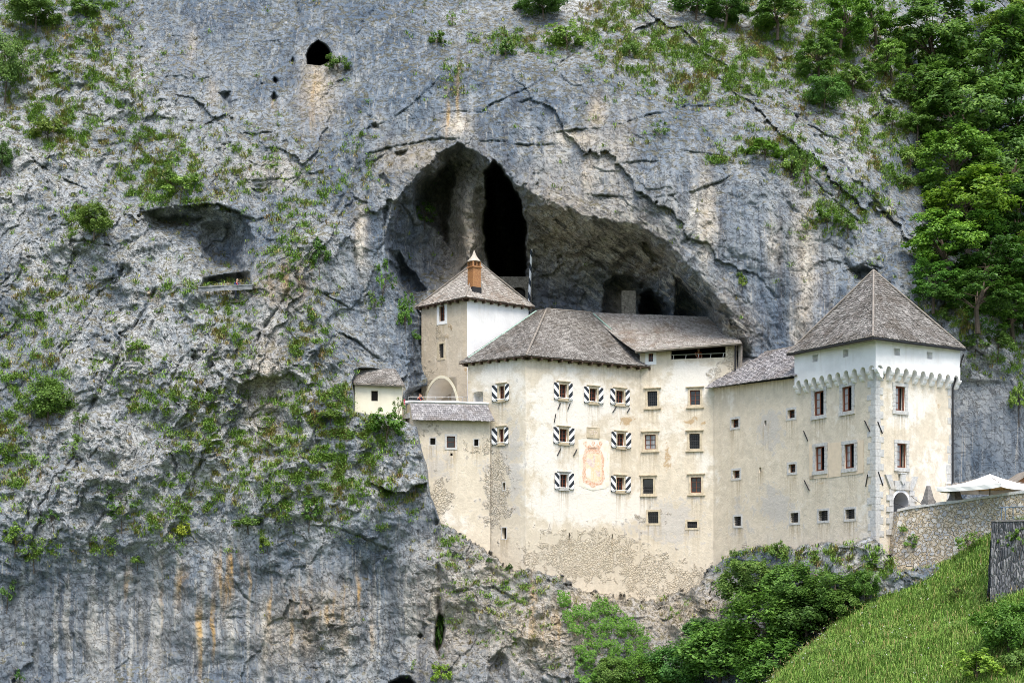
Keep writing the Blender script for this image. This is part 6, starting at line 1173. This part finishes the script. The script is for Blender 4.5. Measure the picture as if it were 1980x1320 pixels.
# ------------------------------------------------------------------ ivy and the green cover of the cliff
def scatter(poly, n):
    xs = [p[0] for p in poly]; ys = [p[1] for p in poly]; x = rng.uniform(min(xs), max(xs), n * 3); y = rng.uniform(min(ys), max(ys), n * 3); x2 = x + 12 * fbm(x / 30, y / 30, 98, 3); y2 = y + 12 * fbm(x / 30, y / 30, 99, 3); k_ = inside(x2, y2, poly); return x[k_][:n], y[k_][:n]
def ivy(name, label, poly, n, thick, ls, mat, col):
    x, y = scatter(poly, n); lump = np.clip(.5 + 1.5 * fbm(x / 26, y / 26, 101, 3), 0, 1.5); kk = rng.uniform(size=len(x)) < np.clip(lump * 2.2 - .35, 0, 1); x, y, lump = x[kk], y[kk], lump[kk]; Yd = cliffY(x, y) - .05 - thick * lump * rng.uniform(.5, 1, len(x)); C_ = np.stack([(x - CX) * Yd / F, Yd, (HY - y) * Yd / F], 1)
    N_ = rnd_unit(len(x)) * .55 + np.array([0, -.75, .55]); N_ /= np.linalg.norm(N_, axis=1, keepdims=True); V, Q = leaf_geo(C_, N_, ls * rng.uniform(.6, 1.3, len(x))); o = link(name, npmesh(name, V, Q), mat); o.color = (*col, 1); return tag(o, label, 'ivy')
ivy('ivy', 'bright green ivy sheet draped over the rock under the castle walls', [(1078,1140),(1105,1142),(1130,1165),(1140,1185),(1148,1160),(1172,1155),(1205,1180),(1235,1190),(1270,1240),(1300,1300),(1300,1345),(1120,1345),(1110,1260),(1085,1195)], 17000, 1.5, .125, M_LEAF2, (.8, 1.02, .65))
uw = ivy('undergrowth', '', [(1790,160),(1880,60),(2010,40),(2260,-60),(2260,660),(1900,640),(1850,600),(1800,560),(1790,470),(1800,400),(1790,300)], 42000, 1.2, .17, M_LEAF, (.55, .7, .6)); tag(uw, 'dark green undergrowth filling the wooded slope between the trees', 'undergrowth', kind='stuff')
GB = [(120,110,100,70,.6),(200,150,60,50,.6),(100,220,70,30,.8),(130,265,90,30,.9),(300,270,60,30,.5),(240,200,60,40,.4),(300,330,70,40,.9),(330,380,80,20,1),(50,190,50,30,.7),(60,60,60,60,.6),(190,60,60,50,.5),(180,20,60,30,.8),(140,560,60,30,.6),(60,600,50,60,.5),(80,700,50,60,.5),(30,800,40,60,.6),(150,430,40,40,.5),(400,560,100,15,.5),(430,590,60,20,.4),(560,500,50,50,.5),(440,640,40,50,.6),(600,680,40,90,.6),(350,770,90,40,.8),(300,790,60,12,.8),(250,720,60,40,.3),
 (620,810,90,60,1),(560,840,60,40,.7),(480,850,120,30,.5),(390,850,60,50,.7),(600,930,120,60,.95),(540,990,90,30,1),(660,890,60,60,.95),(700,860,50,60,.9),(740,930,40,60,.7),(460,920,80,40,.6),(340,960,50,40,.5),(300,1010,60,40,.6),(420,960,60,40,.6),(700,1000,50,30,.5),(20,880,40,80,.8),(20,760,30,60,.6),(100,1070,80,20,.8),(200,1060,60,15,.7),
 (1230,110,60,50,.8),(1330,100,120,25,1.1),(1300,75,80,20,1.1),(1170,60,60,30,.8),(1400,150,90,40,1),(1450,110,100,50,1),(1350,170,80,15,.8),(1500,60,100,60,1),(1600,120,100,80,.8),(1640,60,80,80,.8),(1750,150,80,90,.9),(1700,260,60,50,.7),(1730,330,60,40,.6),(1490,280,60,20,1),(1540,310,40,30,.9),(1400,310,30,10,.7),(1600,420,40,40,.6),(1660,390,50,40,.6),(1000,80,60,20,.7),(1060,85,40,20,.8),(1200,20,60,20,.8),
 (1850,650,80,40,.9),(1900,600,80,60,1),(1930,700,50,60,.7),(1780,260,60,60,.8),(1540,1080,120,25,.8),(1700,1100,30,30,.9),(900,1040,30,20,.3),(1000,1120,60,40,.3),(870,1060,20,40,.4),(560,420,60,40,.3),(690,320,40,60,.2),(880,150,20,30,.3),(420,330,120,60,.3),(600,380,60,60,.25),(930,1160,80,60,.25),(800,960,20,40,.4)]
N = 330000; x = rng.uniform(-20, 2000, N); y = rng.uniform(-20, 1330, N); den = .004 + .03 * np.clip(bil(ROUGH, gx, gy, x, y), 0, 1)
for (cx, cy, rx, ry, a) in GB: den = np.maximum(den, a * np.exp(-(((x - cx) / rx) ** 2 + ((y - cy) / ry) ** 2)))
den[(y > 1090) & (x < 840)] *= .15
cn = fbm(x / 28, y / 16, 105, 4); nzv = bil(NRM[..., 2], gx, gy, x, y)
keep = rng.uniform(size=N) < den * np.clip(.02 + 3.4 * cn + .9 * nzv, 0, 1) * 1.0
keep &= ~((sdf(x, y, CASTLE) > 0))
x, y, cn = x[keep], y[keep], cn[keep]; Yd = cliffY(x, y); base = np.stack([(x - CX) * Yd / F, Yd - .03, (HY - y) * Yd / F], 1); dry = np.clip(.27 + 1.1 * fbm(x / 45, y / 45, 106, 3) + rng.normal(0, .22, len(x)), 0, 1)
kb = 11; pos = np.repeat(base, kb, 0) + rng.normal(0, .09, (len(x) * kb, 3)) * np.array([1, .5, .5]); m_ = len(pos); V, Q, T, H = blades(pos, rng.uniform(.18, .50, m_), rng.uniform(.016, .028, m_), rng.uniform(.5, 1.35, m_), np.clip(np.repeat(dry, kb) + rng.normal(0, .12, m_), 0, 1))
V = V.reshape(-1, 5, 3); V[:, 4, 1] -= .10; V = V.reshape(-1, 3)
tag(joinmesh('cliff_grass', [(V, Q, T, H)], M_GRASS), 'green and dry grass tufts growing on the ledges all over the cliff', 'grass', kind='stuff')
sel = rng.uniform(size=len(x)) < .40 * (dry < .5); xb = base[sel]; kl = 26; C_ = np.repeat(xb, kl, 0) + rng.normal(0, 1, (len(xb) * kl, 3)) * np.array([.24, .12, .16]) + np.array([0, -.12, .08]); N_ = rnd_unit(len(C_)) * .6 + np.array([0, -.5, .75]); N_ /= np.linalg.norm(N_, axis=1, keepdims=True)
V, Q = leaf_geo(C_, N_, rng.uniform(.05, .11, len(C_))); gc_ = link('ground_cover', npmesh('ground_cover', V, Q), M_LEAF2); gc_.color = (1.25, 1.3, 1, 1); tag(gc_, 'low leafy ground cover between the grass tufts on the cliff', 'ground cover', kind='stuff')
print('tufts', len(x), 'leaves', len(C_), 'meadow', k)
# ------------------------------------------------------------------ people
M_SKIN = plain('skin', (.52, .30, .21), .6, .05, 9)
def skin_mesh(name, chains, mat, parent, loc, lev=2):
    """chains: list of [(point, radius), ...]; equal points are shared"""
    vs, rad, es, key = [], [], [], {}
    for ch in chains:
        prev = None
        for p, r_ in ch:
            k_ = tuple(round(c, 4) for c in p)
            if k_ not in key: key[k_] = len(vs); vs.append(p); rad.append(r_)
            i = key[k_]
            if prev is not None and prev != i: es.append((prev, i))
            prev = i
    me = bpy.data.meshes.new(name); me.from_pydata(vs, es, []); o = link(name, me, mat, parent); o.location = loc
    m = o.modifiers.new('skin', 'SKIN'); m.use_smooth_shade = True
    sv = me.skin_vertices[0].data
    for i, r_ in enumerate(rad): sv[i].radius = (r_, r_); sv[i].use_root = (i == 0)
    s_ = o.modifiers.new('sub', 'SUBSURF'); s_.levels = s_.render_levels = lev; return o
def person(pos, h, head, label, top, trousers, hair, armL, armR, headtilt=(0, -.03), long_hair=False, sleeves=1.0, strap=None):
    o = empty('person', pos, label, 'person'); o.rotation_euler = (0, 0, head); k = h / 1.75; o.scale = (k, k, k)     # faces -Y before turning
    pel, bel, che, nek = (0, 0, .96), (0, .0, 1.12), (0, -.01, 1.32), (0, 0, 1.47); tx, ty = headtilt
    h1, h2, h3 = (tx * .4, ty * .5 - .01, 1.56), (tx, ty - .015, 1.64), (tx * 1.2, ty + .005, 1.70)
    ch = [[(pel, .13), (bel, .12), (che, .145), (nek, .055), (h1, .062), (h2, .088), (h3, .078)]]
    for s_ in (-1, 1): ch.append([(pel, .13), ((s_ * .10, 0, .90), .095), ((s_ * .11, -.02, .50), .058), ((s_ * .11, .02, .10), .042), ((s_ * .12, -.10, .04), .038), ((s_ * .12, -.16, .03), .03)])
    arms = []
    for s_, (el, wr) in ((-1, armL), (1, armR)):
        shd = (s_ * .19, 0, 1.41); W_ = Vector(wr); d = (W_ - Vector(el)).normalized(); sdv = Vector((0, 0, 1)) if abs(d.z) < .7 else Vector((1, 0, 0)); sdv = (sdv - d * sdv.dot(d)).normalized(); pm = W_ + d * .07
        ch.append([(che, .145), (shd, .062), (el, .043), (wr, .028), (tuple(pm), .036)]); arms.append((shd, el, wr))
        for f in range(4):
            r0 = pm + sdv * (.024 - .016 * f); l = (.075, .085, .08, .062)[f]; r1 = r0 + d * l * .55 + sdv * (.004 - .003 * f); r2 = r1 + (d * .8 + d.cross(sdv) * s_ * .5).normalized() * l * .5
            ch.append([(tuple(pm), .036), (tuple(r0 + d * .015), .010), (tuple(r1), .009), (tuple(r2), .008)])
        t0 = W_ + d * .03 + sdv * .03; ch.append([(wr, .028), (tuple(t0), .012), (tuple(t0 + d * .05 + sdv * .025), .009)])
    body = skin_mesh('body', ch, M_SKIN, o, (0, 0, 0))
    b = MB(); hx, hy, hz = h2
    def ell(c, r_, mat, nm, cut=None):
        b = MB(); n_, m_ = 12, 8; vs = []
        for i in range(m_ + 1):
            th = math.pi * i / m_
            for j in range(n_): vs.append((c[0] + r_[0] * math.sin(th) * math.cos(2 * math.pi * j / n_), c[1] + r_[1] * math.sin(th) * math.sin(2 * math.pi * j / n_), c[2] + r_[2] * math.cos(th)))
        fs = [(i * n_ + j, (i + 1) * n_ + j, (i + 1) * n_ + (j + 1) % n_, i * n_ + (j + 1) % n_) for i in range(m_) for j in range(n_)]
        if cut: fs = [f for f in fs if cut(Vector(vs[f[0]]) + Vector(vs[f[2]]))]
        me = bpy.data.meshes.new(nm); me.from_pydata(vs, [], fs); q = link(nm, me, mat, o); return q
    ell((hx, hy + .012, hz + .03), (.098, .108, .105), plain('hair ' + label[:9], hair, .7, .3, 30), 'hair', lambda v: v.z / 2 > hz - .02 - (.12 if long_hair and v.y / 2 > hy else 0) and (v.y / 2 > hy - .05 or v.z / 2 > hz + .055))
    for s_ in (-1, 1):
        ell((hx + s_ * .033, hy - .078, hz + .01), (.012, .010, .009), M_WPAINT, 'eye'); ell((hx + s_ * .09, hy, hz - .005), (.014, .024, .032), M_SKIN, 'ear')
    ell((hx, hy - .096, hz - .02), (.014, .022, .024), M_SKIN, 'nose'); ell((hx, hy - .080, hz - .055), (.025, .010, .007), plain('lips', (.38, .14, .12), .5, .05), 'mouth')
    mt = plain('cloth ' + label[:14], top, .85, .12, 12)
    sc_ = [[((0, 0, .93), .150), (bel, .142), (che, .168), ((0, 0, 1.44), .085)]]
    for shd, el, wr in arms: e = tuple(Vector(shd).lerp(Vector(el), .75)) if sleeves < 1 else el; sc_.append([(che, .168), (shd, .082), (e, .062)] + ([(tuple(Vector(el).lerp(Vector(wr), .9)), .042)] if sleeves >= 1 else []))
    skin_mesh('top', sc_, mt, o, (0, 0, 0))
    tr = [[((0, 0, 1.0), .145), ((s_ * .10, 0, .88), .108), ((s_ * .11, -.02, .50), .076), ((s_ * .11, .02, .14), .062)] for s_ in (-1, 1)]; skin_mesh('trousers', tr, plain('trousers ' + label[:9], trousers, .85, .1, 9), o, (0, 0, 0))
    if strap: b = MB(); b.tube([(-.15, -.10, 1.46), (-.05, -.18, 1.30), (.10, -.17, 1.12), (.16, -.08, 1.0)], .03, 6); me = bpy.data.meshes.new('strap'); me.from_pydata(b.v, [], b.f); link('strap', me, plain('strap', strap, .6, .1), o)
    return o
lean = (((-.24, -.12, 1.16), (-.14, -.34, 1.10)), ((.24, -.12, 1.16), (.14, -.34, 1.10)))
person(wk.pt(wk.u(450), zp, -.8), 1.74, .9, 'person in a navy jacket and red top looking down behind the walkway parapet', (.02, .03, .085), (.05, .06, .1), (.35, .26, .18), *lean, headtilt=(.03, -.05), strap=(.62, .06, .05))
person(P(780, 1150 - 14.2 * F / 115.2, 115.2), 1.62, -1.2, 'person in a pink top with short brown hair at the terrace end beside the outbuilding', (.78, .10, .20), (.06, .07, .10), (.28, .15, .06), *lean, sleeves=.6)
person(P(812, 1150 - 14.25 * F / 115, 115.0), 1.74, .3, 'person in a dark shirt raising both hands to the face on the terrace', (.02, .025, .05), (.05, .05, .06), (.10, .07, .05), ((-.25, -.18, 1.27), (-.09, -.23, 1.50)), ((.25, -.18, 1.27), (.09, -.23, 1.50)), sleeves=.6, strap=(.65, .10, .06))
gz = GAL[2] + .12 - 1.05; gp = Vector(wm.pt(wm.u(1349), gz, -.62)); person(gp, 1.80, math.atan2(wm.d.y, wm.d.x), 'person in a rust top standing in the dark gallery with one hand over the rail', (.20, .05, .02), (.03, .03, .035), (.05, .035, .025), ((-.24, -.26, 1.36), (-.12, -.62, 1.12)), ((.26, -.05, 1.15), (.24, -.16, .92)), sleeves=.6)
